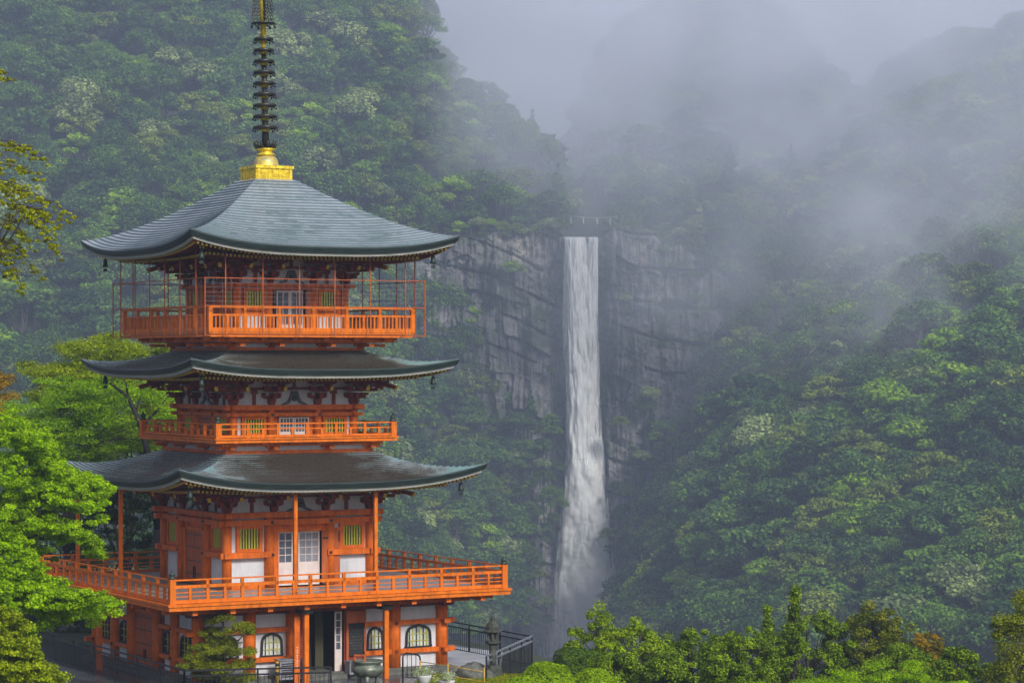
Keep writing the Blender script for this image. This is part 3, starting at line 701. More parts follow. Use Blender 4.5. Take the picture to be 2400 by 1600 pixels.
def bell_window(k, x0, x1, z0, z1, nb):
    """cusped bell-shaped window with dark frame and green mullions"""
    T = rot4(k); S = SG; cx_, hw, h = (x0 + x1) / 2, (x1 - x0) / 2, z1 - z0
    prof = [(1.06, 0), (1.0, .12), (.97, .55), (.93, .72), (.78, .86), (.52, .94), (.22, .975), (0, 1.03)]
    outl = [(cx_ - hw * a, z0 + h * b) for a, b in prof] + [(cx_ + hw * a, z0 + h * b) for a, b in prof[-2::-1]]
    mb = MB(); mb.T = T
    pts = [Vector((x, -S - .03, z)) for x, z in outl]
    for p, q in zip(pts[:-1], pts[1:]): mb.bar(p, q, .07, .06, (0, 1, 0))
    mb.bar(pts[0], pts[-1], .07, .05, (0, 1, 0))
    w = part(mb, "bell_window", mt['black'])
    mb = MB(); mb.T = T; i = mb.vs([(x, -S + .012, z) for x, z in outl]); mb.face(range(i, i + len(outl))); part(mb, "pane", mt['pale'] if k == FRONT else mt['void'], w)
    mb = MB(); mb.T = T
    for j in range(1, nb + 1):
        u = -1 + 2 * j / (nb + 1); x = cx_ + hw * u
        zt = z0 + h * np.interp(abs(u), [0, .22, .52, .78, .93, 1], [1.0, .975, .94, .86, .72, .5])
        mb.mi = j % 2; mb.bar((x, -S - .005, z0), (x, -S - .005, zt), .035, .03, (0, 1, 0))
    mb.mi = 0
    for fz in (.3, .62):
        mb.bar((cx_ - hw * .95, -S - .008, z0 + h * fz), (cx_ + hw * .95, -S - .008, z0 + h * fz), .03, .02)
    part(mb, "mullions", [mt['slat'], mt['slatdark']], w)
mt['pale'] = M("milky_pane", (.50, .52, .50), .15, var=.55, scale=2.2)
for k in (FRONT, LEFT):
    for a, b, n in ((-4.05, -3.12, 6), (-2.25, -1.52, 4), (1.66, 2.22, 3), (3.12, 4.05, 6)):
        bell_window(k, a, b, .94, 1.68, n)
plank_door(LEFT, SG, .85, .3, 2.1)
mb = MB(); mb.box(-.56, .46, -SG + .9, -SG + .95, .26, 2.34); mb.box(-.6, -.56, -SG + .1, -SG + .95, .26, 2.34); mb.box(.46, .48, -SG + .12, -SG + .9, .26, 2.34); part(mb, "doorway_recess", mt['void'])
mb = MB(); mb.box(.0, .3, -SG + .6, -SG + .64, .3, 2.3); part(mb, "hanging_curtain", M("dark_olive_curtain", (.05, .048, .02), .8, var=.4, scale=4, stretch=(6, 6, .5)))
glazed_leaf(.46, .72, .3, 2.28, 1.02, -SG + .04, 1, 5, mt['glass'])
mb = MB(); mb.box(.84, .92, -SG - .07, -SG + .03, .5, 2.3); mb.box(1.50, 1.58, -SG - .07, -SG + .03, .5, 2.3); mb.box(.92, 1.5, -SG - .068, -SG + .03, 1.88, 2.28); part(mb, "door_frame", mt['door'])
mb = MB(); mb.box(.92, 1.5, -SG - .03, -SG + .02, .78, 1.86); nb_ = part(mb, "notice_board", mt['void'])
mb = MB()
rg = random.Random(4)
for r_ in range(7):
    for c_ in range(9): 
        x = .97 + c_ * .055; z = 1.0 + r_ * .1
        mb.box(x, x + rg.uniform(.008, .03), -SG - .034, -SG - .03, z, z + rg.uniform(.015, .05))
part(mb, "faint_lettering", M("faded_lettering", (.09, .09, .085), .7), nb_)

# --- decks, joists, base bands
def deck(S, ztop, zlip, zbot, mat_top, joist_S, jz0, jz1, nj, base=None):
    mb = MB()
    mb.mi = 0; mb.box(-S + .22, S - .22, -S + .22, S - .22, ztop - .05, ztop)
    mb.mi = 1
    o = part(mb, "deck", [mat_top, mt['rail']])
    for k in range(4):
        e = .004 * (k % 2)
        mb = MB(); mb.T = rot4(k)
        mb.box(-S + e, S - e, -S + e, -S + .24 - e, (zlip + zbot) / 2 + .025, zlip - e); mb.box(-S + .05, S - .05, -S + .04 + e, -S + .2 - e, zbot, (zlip + zbot) / 2 + .01)
        part(mb, "edge_beam", mt['rail'], o)
        mb = MB(); mb.T = rot4(k)
        mb.box(-joist_S + e, joist_S - e, -joist_S + e, -joist_S + .14, jz0, jz1 - .03)
        for j in range(nj):
            x = -S + .35 + (2 * S - .7) * (j + .5) / nj
            mb.box(x - .09, x + .09, -S + .22, -joist_S + .3, jz0 + .06, jz1 - .004)
        part(mb, "joist", mt['red'], o)
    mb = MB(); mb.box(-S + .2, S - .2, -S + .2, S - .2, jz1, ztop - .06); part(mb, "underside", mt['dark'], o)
    if base:
        Sb, zb, zw, zt = base
        for k in range(4):
            e = .005 * (k % 2)
            mb = MB(); mb.T = rot4(k); mb.mi = 0
            mb.box(-Sb - .04 + e, Sb + .04 - e, -Sb - .04 + e, -Sb + .1, zb, zw); mb.mi = 1; mb.box(-Sb, Sb, -Sb + .02 + e, -Sb + .1, zw, zt)
            mb.mi = 0
            for x in (-Sb + .1, -Sb * .38, Sb * .38, Sb - .1):
                mb.box(x - .14, x + .14, -Sb - .02, -Sb + .06, zw + .004, zw + (zt - zw) * .5); mb.box(x - .24, x + .24, -Sb - .07, -Sb + .06, zw + (zt - zw) * .5, zt)
                mb.box(x - .09, x + .09, -joist_S - .06, -Sb + .05, zt - .1, zt - .006)
            mb.box(-Sb - .1 + e, Sb + .1 - e, -Sb - .12 + e, -Sb + .1, zt, jz0)
            part(mb, "base_band", [mt['red'], mt['plaster']], o)
    return o
deck(6.26, 2.98, 2.95, 2.74, mt['deck'], 5.2, 2.50, 2.74, 9)
deck(3.42, 8.12, 8.08, 7.92, mt['deck'], 3.0, 7.80, 7.92, 6, (2.72, 7.50, 7.64, 7.79))
deck(3.80, 11.62, 11.60, 11.44, mt['deck'], 3.3, 11.28, 11.44, 6, (2.50, 10.97, 11.09, 11.24))

# --- railings: one per side, tall posts are sub-parts
def railing(k, S, zd, rails, nb, zpost, half_top, baluster=None, corner=True, ztop=None, thin=.05):
    T = rot4(k); e = .004 * (k % 2)
    mb = MB(); mb.T = T
    for z0, z1, w in rails: mb.box(-S + e, S - e, -S - w / 2 + e, -S + w / 2 - e, z0 + e, z1 - e)
    step = 2 * S / nb
    if half_top:
        for j in range(nb):
            x = -S + step * (j + .5); mb.box(x - .045, x + .045, -S - .04, -S + .04, zd, half_top)
    if baluster:
        za, zb, nper = baluster
        for j in range(nb * nper):
            x = -S + step * (j + .5) / nper
            mb.box(x - .022, x + .022, -S - .015, -S + .015, za, zb)
    rl = part(mb, "railing", mt['rail'])
    mb = MB(); mb.box(-.05, .05, -.045, .045, zd, zpost)
    first = None
    for j in range(1, nb):
        p = T @ Vector((-S + step * j, -S, 0))
        if first is None: first = part(mb, "post", mt['rail'], rl); first.location = p; first.rotation_euler = (0, 0, math.pi / 2 * k)
        else: dup(first, rl, p, math.pi / 2 * k)
    if corner:
        p = T @ Vector((-S, -S, 0))
        mb = MB(); mb.box(-.10, .10, -.10, .10, zd, ztop); c = part(mb, "corner_post", mt['rail'], rl); c.location = p
        mb = MB(); mb.lathe([(.115, 0), (.12, .05), (.07, .08), (.07, .1), (.095, .13), (.09, .17), (.045, .22), (.012, .28)], 14, (0, 0, ztop)); c = part(mb, "finial", mt['verdigris'], rl); c.location = p
for k in range(4):
    railing(k, 6.05, 2.95, [(3.685, 3.73, .06), (3.45, 3.545, .09), (3.30, 3.33, .05), (3.17, 3.20, .05), (2.965, 3.08, .12)], 10, 3.69, 3.46, None, True, 3.75)
    railing(k, 3.26, 8.08, [(8.53, 8.575, .06), (8.36, 8.40, .05), (8.10, 8.18, .12)], 6, 8.53, 8.37, None, True, 8.58)
    railing(k, 3.755, 11.6, [(12.40, 12.465, .07), (12.13, 12.20, .07), (11.61, 11.75, .12)], 6, 12.4, 12.14, (11.7, 12.16, 9), False)
    mb = MB(); p = rot4(k) @ Vector((-3.755, -3.755, 0)); mb.box(-.07, .07, -.07, .07, 11.6, 12.42); c = part(mb, "corner_post", mt['rail']); c.location = p
# --- thin safety cage on the top gallery
for k in range(4):
    mb = MB(); mb.T = rot4(k); c = 4.07
    for z in (13.37, 12.46, 11.5): mb.bar((-c, -c, z), (c, -c, z), .026, .026)
    mb.bar((-c, -c, 11.48), (-c, -c, 13.39), .032, .032)
    cg = part(mb, "safety_cage", mt['door'])
    mb = MB(); mb.bar((0, 0, 11.48), (0, 0, 14.28), .03, .03)
    first = None
    for x in (-3.34, -2.0, -.67, .65, 1.98, 3.32):
        p = rot4(k) @ Vector((x, -c, 0))
        if first is None: first = part(mb, "cage_bar", mt['door'], cg); first.location = p
        else: dup(first, cg, p)
    mb = MB(); mb.T = rot4(k)
    for j in range(1, 26):
        x = -c + 2 * c * j / 26
        mb.bar((x, -c, 11.5), (x, -c, 13.36), .005, .005)
    for j in range(1, 6): mb.bar((-c, -c, 12.46 + .9 * j / 6), (c, -c, 12.46 + .9 * j / 6), .005, .005)
    part(mb, "wire_net", mt['grey'], cg)
    for x in (-3.3, 3.3):
        mb = MB(); mb.T = rot4(k); mb.bar((x, -c, 11.48), (x, -3.6, 11.5), .03, .03); part(mb, "cage_bracket", mt['door'], cg)

# --- roofs
def make_roof(S, w0, zt, ze, lift, pw, q, nc, Sw, matroof, th=.17, up=3.0):
    def zf(t, u): return zt - (zt - ze) * (1 - (1 - t) ** pw) + lift * abs(u) ** up * t ** q
    nu = 64
    us = np.sin(np.linspace(-1, 1, nu + 1) * math.pi / 2 * .985); us = us / us[-1]
    V, Q, tint = [], [], []
    rng = np.random.default_rng(int(S * 100 + ze * 10))
    hh = .045
    for k in range(4):
        Tm = rot4(k)
        for i in range(nc):
            t0, t1 = i / nc, (i + 1) / nc
            ct = rng.normal(.5, .2); base = len(V)
            for (t, dz) in ((t0, 0.0), (t1, hh), (t1, 0.0)):
                hf = w0 + (S - w0) * t
                for u in us:
                    p = Tm @ Vector((u * hf, -hf - (0.01 if dz else 0), zf(t, u) + dz)); V.append(tuple(p))
            n1 = nu + 1
            for a in range(2):
                seg = rng.normal(0, .22, nu // 2 + 1)
                for j in range(nu):
                    Q.append((base + a * n1 + j, base + (a + 1) * n1 + j, base + (a + 1) * n1 + j + 1, base + a * n1 + j + 1)); um = abs(us[j] + us[j + 1]) / 2; stain_sheen = 0 if matroof == mt['roof3'] else (um ** 1.5 - .42) * 2.6 + (t1 - .6) * 1.2  # brown stain at centre and top; bluish wet sheen painted into outer parts
                    tint.append(ct + stain_sheen + seg[j // 2] if a == 0 else -1.1 if matroof == mt['roof3'] else stain_sheen - .8)  # risers tinted dark to paint the shadow gap below each course
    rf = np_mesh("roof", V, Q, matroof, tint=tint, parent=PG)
    # edge band, pale board and soffit swept along the eave
    def sweep(name, mats, prof, mis, smooth_=False):
        mb = MB()
        for k in range(4):
            Tm = rot4(k); rows = []
            for (hs_, dz, lf) in prof:
                rows.append(mb.vs([Tm @ Vector((u * hs_, -hs_, ze + dz + lift * abs(u) ** up * lf)) for u in us]))
            for r_ in range(len(prof) - 1):
                mb.mi = mis[r_]
                for j in range(nu): mb.face((rows[r_] + j, rows[r_ + 1] + j, rows[r_ + 1] + j + 1, rows[r_] + j + 1))
        return mb.build(name, mats, rf)
    sweep("eave_edge", mt['fascia'], [(S + .012, .03, 1), (S + .015, -.015, 1), (S - .05, -th, 1), (S - .12, -th - .004, 1)], [0] * 3)
    sweep("eave_board", mt['soffitedge'], [(S - .115, -th + .01, .98), (S - .14, -th - .105, .96), (S - .24, -th - .11, .94)], [0] * 2)
    zs = -th - .05
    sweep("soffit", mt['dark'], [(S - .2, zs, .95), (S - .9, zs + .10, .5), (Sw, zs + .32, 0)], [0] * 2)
    # rafters with yellow ends (two tiers), following the eave line
    mb = MB()
    for k in range(4):
        mb.T = rot4(k)
        for (off, dz, ln, lf, w, sp) in ((.27, -th - .10, .9, .92, .062, .15), (1.0, -th - .16, 1.2, .45, .07, .15)):
            a = S - off; n = int(2 * (a - .1) / sp)
            for j in range(n + 1):
                x = -a + .1 + (2 * a - .2) * j / n
                u = x / S; z = ze + dz + lift * abs(u) ** up * lf; z2 = z + .14
                yin = min(-abs(x) + .05, -a + ln) if -a + ln > -abs(x) else -a + ln
                if yin < -a + .12: continue
                mb.mi = 0; mb.bar((x, -a + .03, z), (x, yin, z2 - .02), w, .085)
                mb.mi = 1; mb.box(x - w / 2 - .002, x + w / 2 + .002, -a - .01, -a + .03, z - .044, z + .044)
    mb.build("rafter_rows", [mt['dark'], mt['yellow']], rf)
    # corner hip rafters
    for k in range(4):
        mb = MB(); mb.T = rot4(k) @ Matrix.Rotation(math.pi / 4, 4, 'Z')
        rt = S * math.sqrt(2)
        mb.mi = 0; mb.bar((0, -Sw * 1.4, ze - .02), (0, -rt + 1.0, ze - th - .08 + lift * .55), .16, .2); mb.bar((0, -rt + 1.3, ze - th - .0 + lift * .45), (0, -rt + .35, ze - th - .09 + lift * .86), .13, .15)
        mb.mi = 1; mb.box(-.085, .085, -rt + .96, -rt + 1.0, ze - th - .19 + lift * .55, ze - th + .03 + lift * .55)
        mb.build("hip_rafter", [mt['dark'], mt['yellow']], rf)
    return rf
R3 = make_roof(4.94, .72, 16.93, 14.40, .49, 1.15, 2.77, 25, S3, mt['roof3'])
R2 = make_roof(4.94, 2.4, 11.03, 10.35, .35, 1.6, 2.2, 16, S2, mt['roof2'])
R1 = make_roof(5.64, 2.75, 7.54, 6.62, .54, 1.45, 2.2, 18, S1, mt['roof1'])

# --- brackets under the eaves
def bracket_mesh(h, reach):
    mb = MB(); mb.mi = 0
    def blk(x, y, z, w=.13, hh=.1):
        i = mb.vs([(x - w * .36, y - w * .36, z), (x + w * .36, y - w * .36, z), (x + w * .36, y + w * .36, z), (x - w * .36, y + w * .36, z),
                   (x - w / 2, y - w / 2, z + hh * .5), (x + w / 2, y - w / 2, z + hh * .5), (x + w / 2, y + w / 2, z + hh * .5), (x - w / 2, y + w / 2, z + hh * .5),
                   (x - w / 2, y - w / 2, z + hh), (x + w / 2, y - w / 2, z + hh), (x + w / 2, y + w / 2, z + hh), (x - w / 2, y + w / 2, z + hh)])
        for b in (0, 4):
            for q in ((0, 1, 5, 4), (1, 2, 6, 5), (2, 3, 7, 6), (3, 0, 4, 7)): mb.face([i + b + c for c in q])
        mb.face((i + 8, i + 9, i + 10, i + 11)); mb.face((i + 3, i + 2, i + 1, i))
    def arm(x0, x1, y, z, w=.1, hh=.11):      # arm along x with upswept ends
        pr = [(x0, z + hh * .55), (x0 + .1, z + hh * .12), (x0 + .2, z), (x1 - .2, z), (x1 - .1, z + hh * .12), (x1, z + hh * .55), (x1, z + hh), (x0, z + hh)]
        i = mb.vs([(a, y - w / 2, b) for a, b in pr]); j = mb.vs([(a, y + w / 2, b) for a, b in pr]); n = len(pr)
        mb.face(range(i, i + n)); mb.face(range(j + n - 1, j - 1, -1))
        for c in range(n): mb.face((i + c, j + c, j + (c + 1) % n, i + (c + 1) % n))
    blk(0, 0, 0, .26, h * .2)
    st = h / 4.2
    for s_, (y, hl) in enumerate(((0, .36), (-reach * .33, .42), (-reach * .62, .46))):
        z = h * .2 + s_ * st
        arm(-hl, hl, y, z)
        for x in (-hl + .07, 0, hl - .07): blk(x, y, z + .11, .14, .09)
        mb.bar((0, .05, z + .055), (0, y - reach * .33, z + .055), .1, .11); blk(0, y - reach * .33, z + .11, .14, .09)
        if s_: arm(-hl * .75, hl * .75, 0, z); 
    # tail rafter with yellow nose
    mb.bar((0, 0, h * .95), (0, -reach - .15, h * .56), .1, .14)
    mb.mi = 1; mb.bar((0, -reach - .15, h * .56), (0, -reach - .19, h * .545), .105, .146)
    mb.mi = 0
    mb.bar((-.5, -reach * .95, h * .86), (.5, -reach * .95, h * .86), .12, .13)
    return mb
for (S, zb, h, reach, offs) in ((S1, 5.57, .92, 1.0, (-.97, .97)), (S2, 9.16, 1.02, .98, (-.86, .86)), (S3, 13.29, .98, .98, (-.82, .82))):
    first = None
    for k in range(4):
        T = rot4(k)
        for a in (-S + .02,) + offs + (S - .02,):
            p = T @ Vector((a, -S + .01, zb))
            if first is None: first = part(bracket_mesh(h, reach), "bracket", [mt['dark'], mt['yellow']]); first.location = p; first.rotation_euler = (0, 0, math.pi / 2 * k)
            else: dup(first, PG, p, math.pi / 2 * k)
        c = dup(first, PG, T @ Vector((-S, -S, zb + .004)), math.pi / 2 * k - math.pi / 4); c.scale = (1, 1.35, 1)
    for k in range(4):
        # struts, frog-leg strut and purlin across the white bracket panel
        mb = MB(); mb.T = rot4(k)
        mb.box(-S + .05, S - .05, -S - .02, -S + .05, zb + h * .5, zb + h * .58); mb.box(-S + .05, S - .05, -S - .024, -S + .05, zb + h * .9, zb + h * 1.02)
        mb.box(-.055, .055, -S - .03, -S + .04, zb + h * .58, zb + h * .9)
        for x in (-S * .66, S * .66): mb.box(x - .06, x + .06, -S - .03, -S + .04, zb, zb + h * .5); mb.box(x - .12, x + .12, -S - .035, -S + .04, zb + h * .36, zb + h * .49)
        part(mb, "strut", mt['dark'])
        mb = MB(); mb.T = rot4(k)
        for sx in (-1, 1):
            pr = [(0.0, .40), (.12, .40), (.17, .26), (.24, .12), (.42, .05), (.5, .0), (.34, 0), (.2, .04), (.1, .16), (0, .2)]
            i = mb.vs([(sx * a, -S - .05, zb + b * h * 1.15) for a, b in pr]); j = mb.vs([(sx * a, -S + .02, zb + b * h * 1.15) for a, b in pr]); n = len(pr)
            f1, f2 = list(range(i, i + n)), list(range(j + n - 1, j - 1, -1))
            mb.face(f1); mb.face(f2)
            for c in range(n): mb.face((i + c, j + c, j + (c + 1) % n, i + (c + 1) % n))
        mb.lathe([(.001, .1), (.09, .13), (.1, .2), (.06, .27), (.001, .28)], 10, (0, -S - .03, zb + .02))
        part(mb, "frog_leg_strut", mt['darkstone'])
    mb = MB()
    for k in range(4):
        mb.T = rot4(k); mb.box(-S - reach * .6, S + reach * .6, -S - reach * .98, -S - reach * .86, zb + h * .93, zb + h * 1.04)
    part(mb, "eave_purlin", mt['dark'])

# --- slim support poles (upper gallery to first eave, ground to gallery)
for x, y, z0, z1 in ((-1.26, -5.0, 2.98, 6.42), (1.70, -5.0, 2.98, 6.42), (-5.0, .98, 2.98, 6.42), (-5.0, -.1 + 5.2, 2.98, 6.5), (4.1, 1.6, 2.98, 6.42)):
    mb = MB(); mb.bar((x, y, z0), (x, y, z1), .12, .12); part(mb, "support_pole", mt['rail'])
for x, y in ((-1.16, -5.6), (1.78, -5.6), (-5.6, 1.43)):
    mb = MB(); mb.bar((x, y, 0), (x, y, 2.48), .16, .16); o = part(mb, "support_pole", mt['rail'] if x > -5 else mt['red'])
    mb = MB(); mb.box(x - .2, x + .2, y - .16, y + .4, 2.40, 2.52); part(mb, "pole_cap", mt['bronze'], o)
mb = MB(); mb.box(-1.50, -1.30, -5.45, -5.41, .1, 2.3); sb = part(mb, "sign_plank", mt['red'])
mb = MB()
for j in range(9):
    z = 1.28 - j * .085; mb.box(-1.435, -1.372, -5.457, -5.45, z, z + .012); mb.box(-1.409, -1.398, -5.457, -5.45, z - .03, z + .03)
    if j % 2: mb.box(-1.43, -1.377, -5.457, -5.45, z - .034, z - .025)
part(mb, "white_lettering", mt['paper'], sb)

# --- spire
SP = empty("spire"); SP.parent = PG
lean = Matrix.Rotation(R(-1.25), 4, 'Y')
SP.location = (0, 0, 16.8); SP.rotation_euler = (0, 0, -TH)     # kept square to the pagoda by the base part below
SPL = Matrix.Rotation(R(-1.15), 4, 'Y')
mb = MB(); mb.T = Matrix.Rotation(TH, 4, 'Z')
mb.box(-.66, .66, -.66, .66, .05, .56); mb.box(-.72, .72, -.72, .72, .50, .60); mb.box(-.70, .70, -.70, .70, .04, .12)
for k in range(4):
    mb.T = Matrix.Rotation(TH, 4, 'Z') @ rot4(k)
    for x in (-.6, -.2, .2, .6): mb.box(x - .04, x + .04, -.69, -.65, .12, .5)
    for x in (-.4, 0, .4): mb.lathe([(.001, 0), (.1, .0), (.1, .01), (.001, .02)], 10, (x, -.675, .3)) if False else mb.box(x - .08, x + .08, -.672, -.65, .22, .4)
part(mb, "dew_basin", mt['gold'], SP)
mb = MB(); mb.T = SPL; mb.lathe([(.40, .57), (.46, .60), (.44, .64), (.435, .72), (.41, .83), (.34, .92), (.25, .98)], 24); part(mb, "inverted_bowl", mt['patina'], SP)
mb = MB(); mb.T = SPL; mb.lathe([(.25, .97), (.32, 1.0), (.31, 1.05), (.21, 1.08), (.24, 1.14), (.32, 1.18), (.32, 1.23), (.2, 1.25)], 20); part(mb, "bowl_collar", mt['gold'], SP)
mb = MB(); mb.T = SPL
for j in range(10):
    a = 2 * math.pi * j / 10
    mb.tube([(.18 * math.cos(a), .18 * math.sin(a), 1.24), (.33 * math.cos(a), .33 * math.sin(a), 1.30), (.40 * math.cos(a), .40 * math.sin(a), 1.42), (.36 * math.cos(a), .36 * math.sin(a), 1.50)], [.05, .07, .05, .015], 6)
part(mb, "lotus_petals", mt['bronze'], SP)
mb = MB(); mb.T = SPL; mb.tube([(0, 0, 1.3), (0, 0, 2.0), (0, 0, 3.4), (0, 0, 4.6)], [.13, .12, .10, .09], 14); part(mb, "pole", mt['bronze'], SP)
mb = MB(); mb.T = SPL; mb.tube([(0, 0, 5.1), (0, 0, 7.3)], [.105, .085], 14); mb.tube([(0, 0, 4.6), (0, 0, 5.1)], .085, 14); part(mb, "mast", mt['gold'], SP)
rz = np.interp(np.arange(9), [0, 8], [1.98, 5.05])
for j in range(9):
    r_ = .435 - .011 * j
    mb = MB(); mb.T = SPL; z = rz[j]
    mb.mi = 0; mb.lathe([(.13, z), (r_ * .9, z + .04), (r_, z + .02), (r_, z - .06), (r_ - .03, z - .06), (r_ - .04, z - .005), (.13, z - .03)], 26)
    mb.mi = 1; mb.lathe([(.14, z - .16), (.17, z - .09), (.145, z - .03)], 14)
    mb.mi = 0
    for b in range(8):
        a = 2 * math.pi * (b + .3) / 8; mb.lathe([(.008, z - .07), (.03, z - .10), (.035, z - .15), (.01, z - .16)], 6, (r_ * math.cos(a) * .98, r_ * math.sin(a) * .98, 0))
    part(mb, "spire_ring", [mt['bronze'], mt['gold']], SP)
mb = MB(); mb.T = SPL; mb.lathe([(.1, 5.55), (.42, 5.57), (.43, 5.60), (.1, 5.62)], 22)
for b in range(6):
    a = 2 * math.pi * b / 6; mb.lathe([(.008, 5.55), (.04, 5.5), (.045, 5.43), (.01, 5.42)], 6, (.4 * math.cos(a), .4 * math.sin(a), 0))
part(mb, "spire_ring", mt['bronze'], SP)
# openwork flame plates
for q in range(4):
    mb = MB(); mb.T = SPL @ Matrix.Rotation(math.pi / 2 * q + .35, 4, 'Z'); rg = random.Random(q)
    for j in range(13):
        z = 5.7 + j * .12
        for c_ in range(3):
            x = .13 + c_ * .1 + rg.uniform(-.02, .02)
            if x > .42 - .012 * j: continue
            pts = [(x + .045 * math.cos(t_), 0, z + .055 * math.sin(t_) + rg.uniform(-.02, .02)) for t_ in np.linspace(0, 5, 7)]
            mb.tube(pts, .017, 5)
    part(mb, "flame_plate", mt['bronze'], SP)
SP.rotation_euler = (0, 0, -TH)

# --- wind bells: things of their own, hanging from the roof corners
def wind_bell(p, label):
    t = empty("wind_bell", p); tag(t, label, "wind bell", "bronze wind bells hanging from the roof corners")
    mb = MB(); mb.lathe([(.11, -.30), (.085, -.22), (.075, -.1), (.05, -.03), (.015, 0)], 14); mb.build("bell_body", mt['verdigris'], t)
    mb = MB(); mb.tube([(0, 0, 0), (0, 0, .26)], .012, 6); mb.build("chain", mt['black'], t)
    mb = MB(); mb.tube([(0, 0, -.1), (0, 0, -.36)], .008, 5); mb.box(-.07, .07, -.006, .006, -.46, -.36); mb.build("clapper", mt['verdigris'], t)
for S, ze, lift, nm in ((4.94, 14.40, .49, "topmost"), (4.94, 10.35, .35, "middle"), (5.64, 6.62, .54, "lowest")):
    for cx_, cy_, cn in ((-1, -1, "front"), (1, -1, "right"), (-1, 1, "left")):
        a = S - .66
        wind_bell(LW(cx_ * a, cy_ * a, ze - .42 + lift * .6), "small bronze wind bell below the %s corner of the %s roof" % (cn, nm))
# ------------------------------------------------------------------ small things round the foot of the pagoda
def fence(label, pts, h, mat, railmat=None, spacing=.13, post_every=1.9, name="metal_fence"):
    """pts: world points on the ground"""
    t = empty(name, pts[0]); tag(t, label, "fence"); o = Vector(pts[0])
    P = [Vector(p) - o for p in pts]
    for p, q in zip(P[:-1], P[1:]):
        L = (q - p).length; n = max(2, int(L / spacing))
        mb = MB()
        for dz in (h, h - .17): mb.bar(p + Vector((0, 0, dz)), q + Vector((0, 0, dz)), .055, .05)
        mb.build("rail", railmat or mat, t)
        mb = MB()
        mb.bar(p + Vector((0, 0, .12)), q + Vector((0, 0, .12)), .04, .04)
        for j in range(n): 
            c = p.lerp(q, (j + .5) / n); mb.bar(c + Vector((0, 0, .12)), c + Vector((0, 0, h - .17)), .018, .018)
        mb.build("pickets", mat, t)
        m_ = max(1, round(L / post_every))
        for j in range(m_ + 1):
            c = p.lerp(q, j / m_); mb = MB(); mb.box(c.x - .03, c.x + .03, c.y - .03, c.y + .03, c.z, c.z + h); mb.build("post", mat, t)
    return t
g0 = lambda p, z: (p.x, p.y, z)
fence("black picket fence running along the shaded side of the pagoda and across its front", [g0(W(-60, 0, 97), .1), g0(W(82, 0, 92.4), .05), g0(W(432, 0, 80.3), -.02), g0(W(775, 0, 80.8), .03)], 1.06, mt['black'])
fence("black picket fence behind the pagoda at the left edge", [g0(W(-40, 0, 104), .15), g0(W(236, 0, 100), .1)], 1.5, mt['black'])
fence("black picket fence on the right terrace edge behind the stone lantern", [g0(W(1030, 0, 95.5), .02), g0(W(1247, 0, 90.2), -.05)], 1.1, mt['black'])
fence("grey handrail fence sloping down towards the clipped shrubs", [g0(W(1247, 0, 90.0), -.02), g0(W(1140, 0, 83.2), .05)], 1.1, mt['black'], mt['greyrail'])

def lantern(p, s, label):
    t = empty("stone_lantern", p); tag(t, label, "stone lantern")
    def L(name, prof, n=6, c=(0, 0, 0), smooth=False):
        mb = MB(); mb.lathe([(r * s, z * s) for r, z in prof], n, c, smooth); return mb.build(name, mt['lanternstone'], t)
    L("pedestal", [(.42, 0), (.42, .10), (.36, .12), (.36, .3), (.30, .34), (.22, .42)], 6)
    L("shaft", [(.14, .42), (.13, .6), (.15, .8), (.15, .82), (.13, .84), (.12, 1.1), (.15, 1.16)], 14, smooth=True)
    L("platform", [(.15, 1.16), (.30, 1.26), (.31, 1.33), (.2, 1.35)], 6)
    mb = MB()
    for j in range(6):
        a = 2 * math.pi * (j + .5) / 6; mb.bar((.19 * s * math.cos(a), .19 * s * math.sin(a), 1.35 * s), (.19 * s * math.cos(a), .19 * s * math.sin(a), 1.68 * s), .09 * s, .09 * s)
    mb.lathe([(.20 * s, 1.35 * s), (.20 * s, 1.42 * s)], 6); mb.lathe([(.20 * s, 1.62 * s), (.2 * s, 1.68 * s)], 6); mb.lathe([(.12 * s, 1.36 * s), (.12 * s, 1.66 * s)], 6)
    mb.build("light_box", mt['lanternstone'], t)
    L("cap", [(.30, 1.66), (.36, 1.69), (.36, 1.73), (.25, 1.76), (.26, 1.88), (.22, 2.0), (.14, 2.08), (.10, 2.10)], 12)
    L("jewel", [(.09, 2.10), (.07, 2.13), (.10, 2.19), (.07, 2.26), (.01, 2.33)], 12, smooth=True)
    return t
lantern(W(1155, 849 + 10.17 * F / 84.0, 84.0), .85, "mossy stone lantern standing beside the fence right of the pagoda")
lantern(W(476, 849 + 10.45 * F / 85.0, 85.0), .82, "small stone lantern half hidden behind the clipped pine")

# bronze urn on three legs with incense
p = W(862, 849 + 10.12 * F / 81.2, 81.2)
U = empty("incense_burner", p); tag(U, "large greenish bronze incense urn in front of the pagoda entrance", "incense burner")
us_ = .8
mb = MB(); mb.lathe([(r_ * us_, z_ * us_) for r_, z_ in [(.20, .30), (.40, .34), (.56, .46), (.62, .60), (.60, .72), (.52, .78), (.50, .84), (.60, .90), (.62, .96), (.58, .98), (.52, .92), (.05, .86)]], 30); mb.build("bowl", mt['urn'], U)
for j in range(3):
    a = 2 * math.pi * j / 3 + .5; mb = MB(); mb.tube([(us_ * .34 * math.cos(a), us_ * .34 * math.sin(a), us_ * .42), (us_ * .42 * math.cos(a), us_ * .42 * math.sin(a), us_ * .2), (us_ * .36 * math.cos(a), us_ * .36 * math.sin(a), 0)], [.09, .065, .08], 9); mb.build("leg", mt['urn'], U)
mb = MB(); mb.lathe([(.52, -.5), (.52, -.36), (.42, -.33), (.42, -.06), (.46, -.04), (.46, .0)], 8); mb.build("plinth", mt['darkstone'], U)
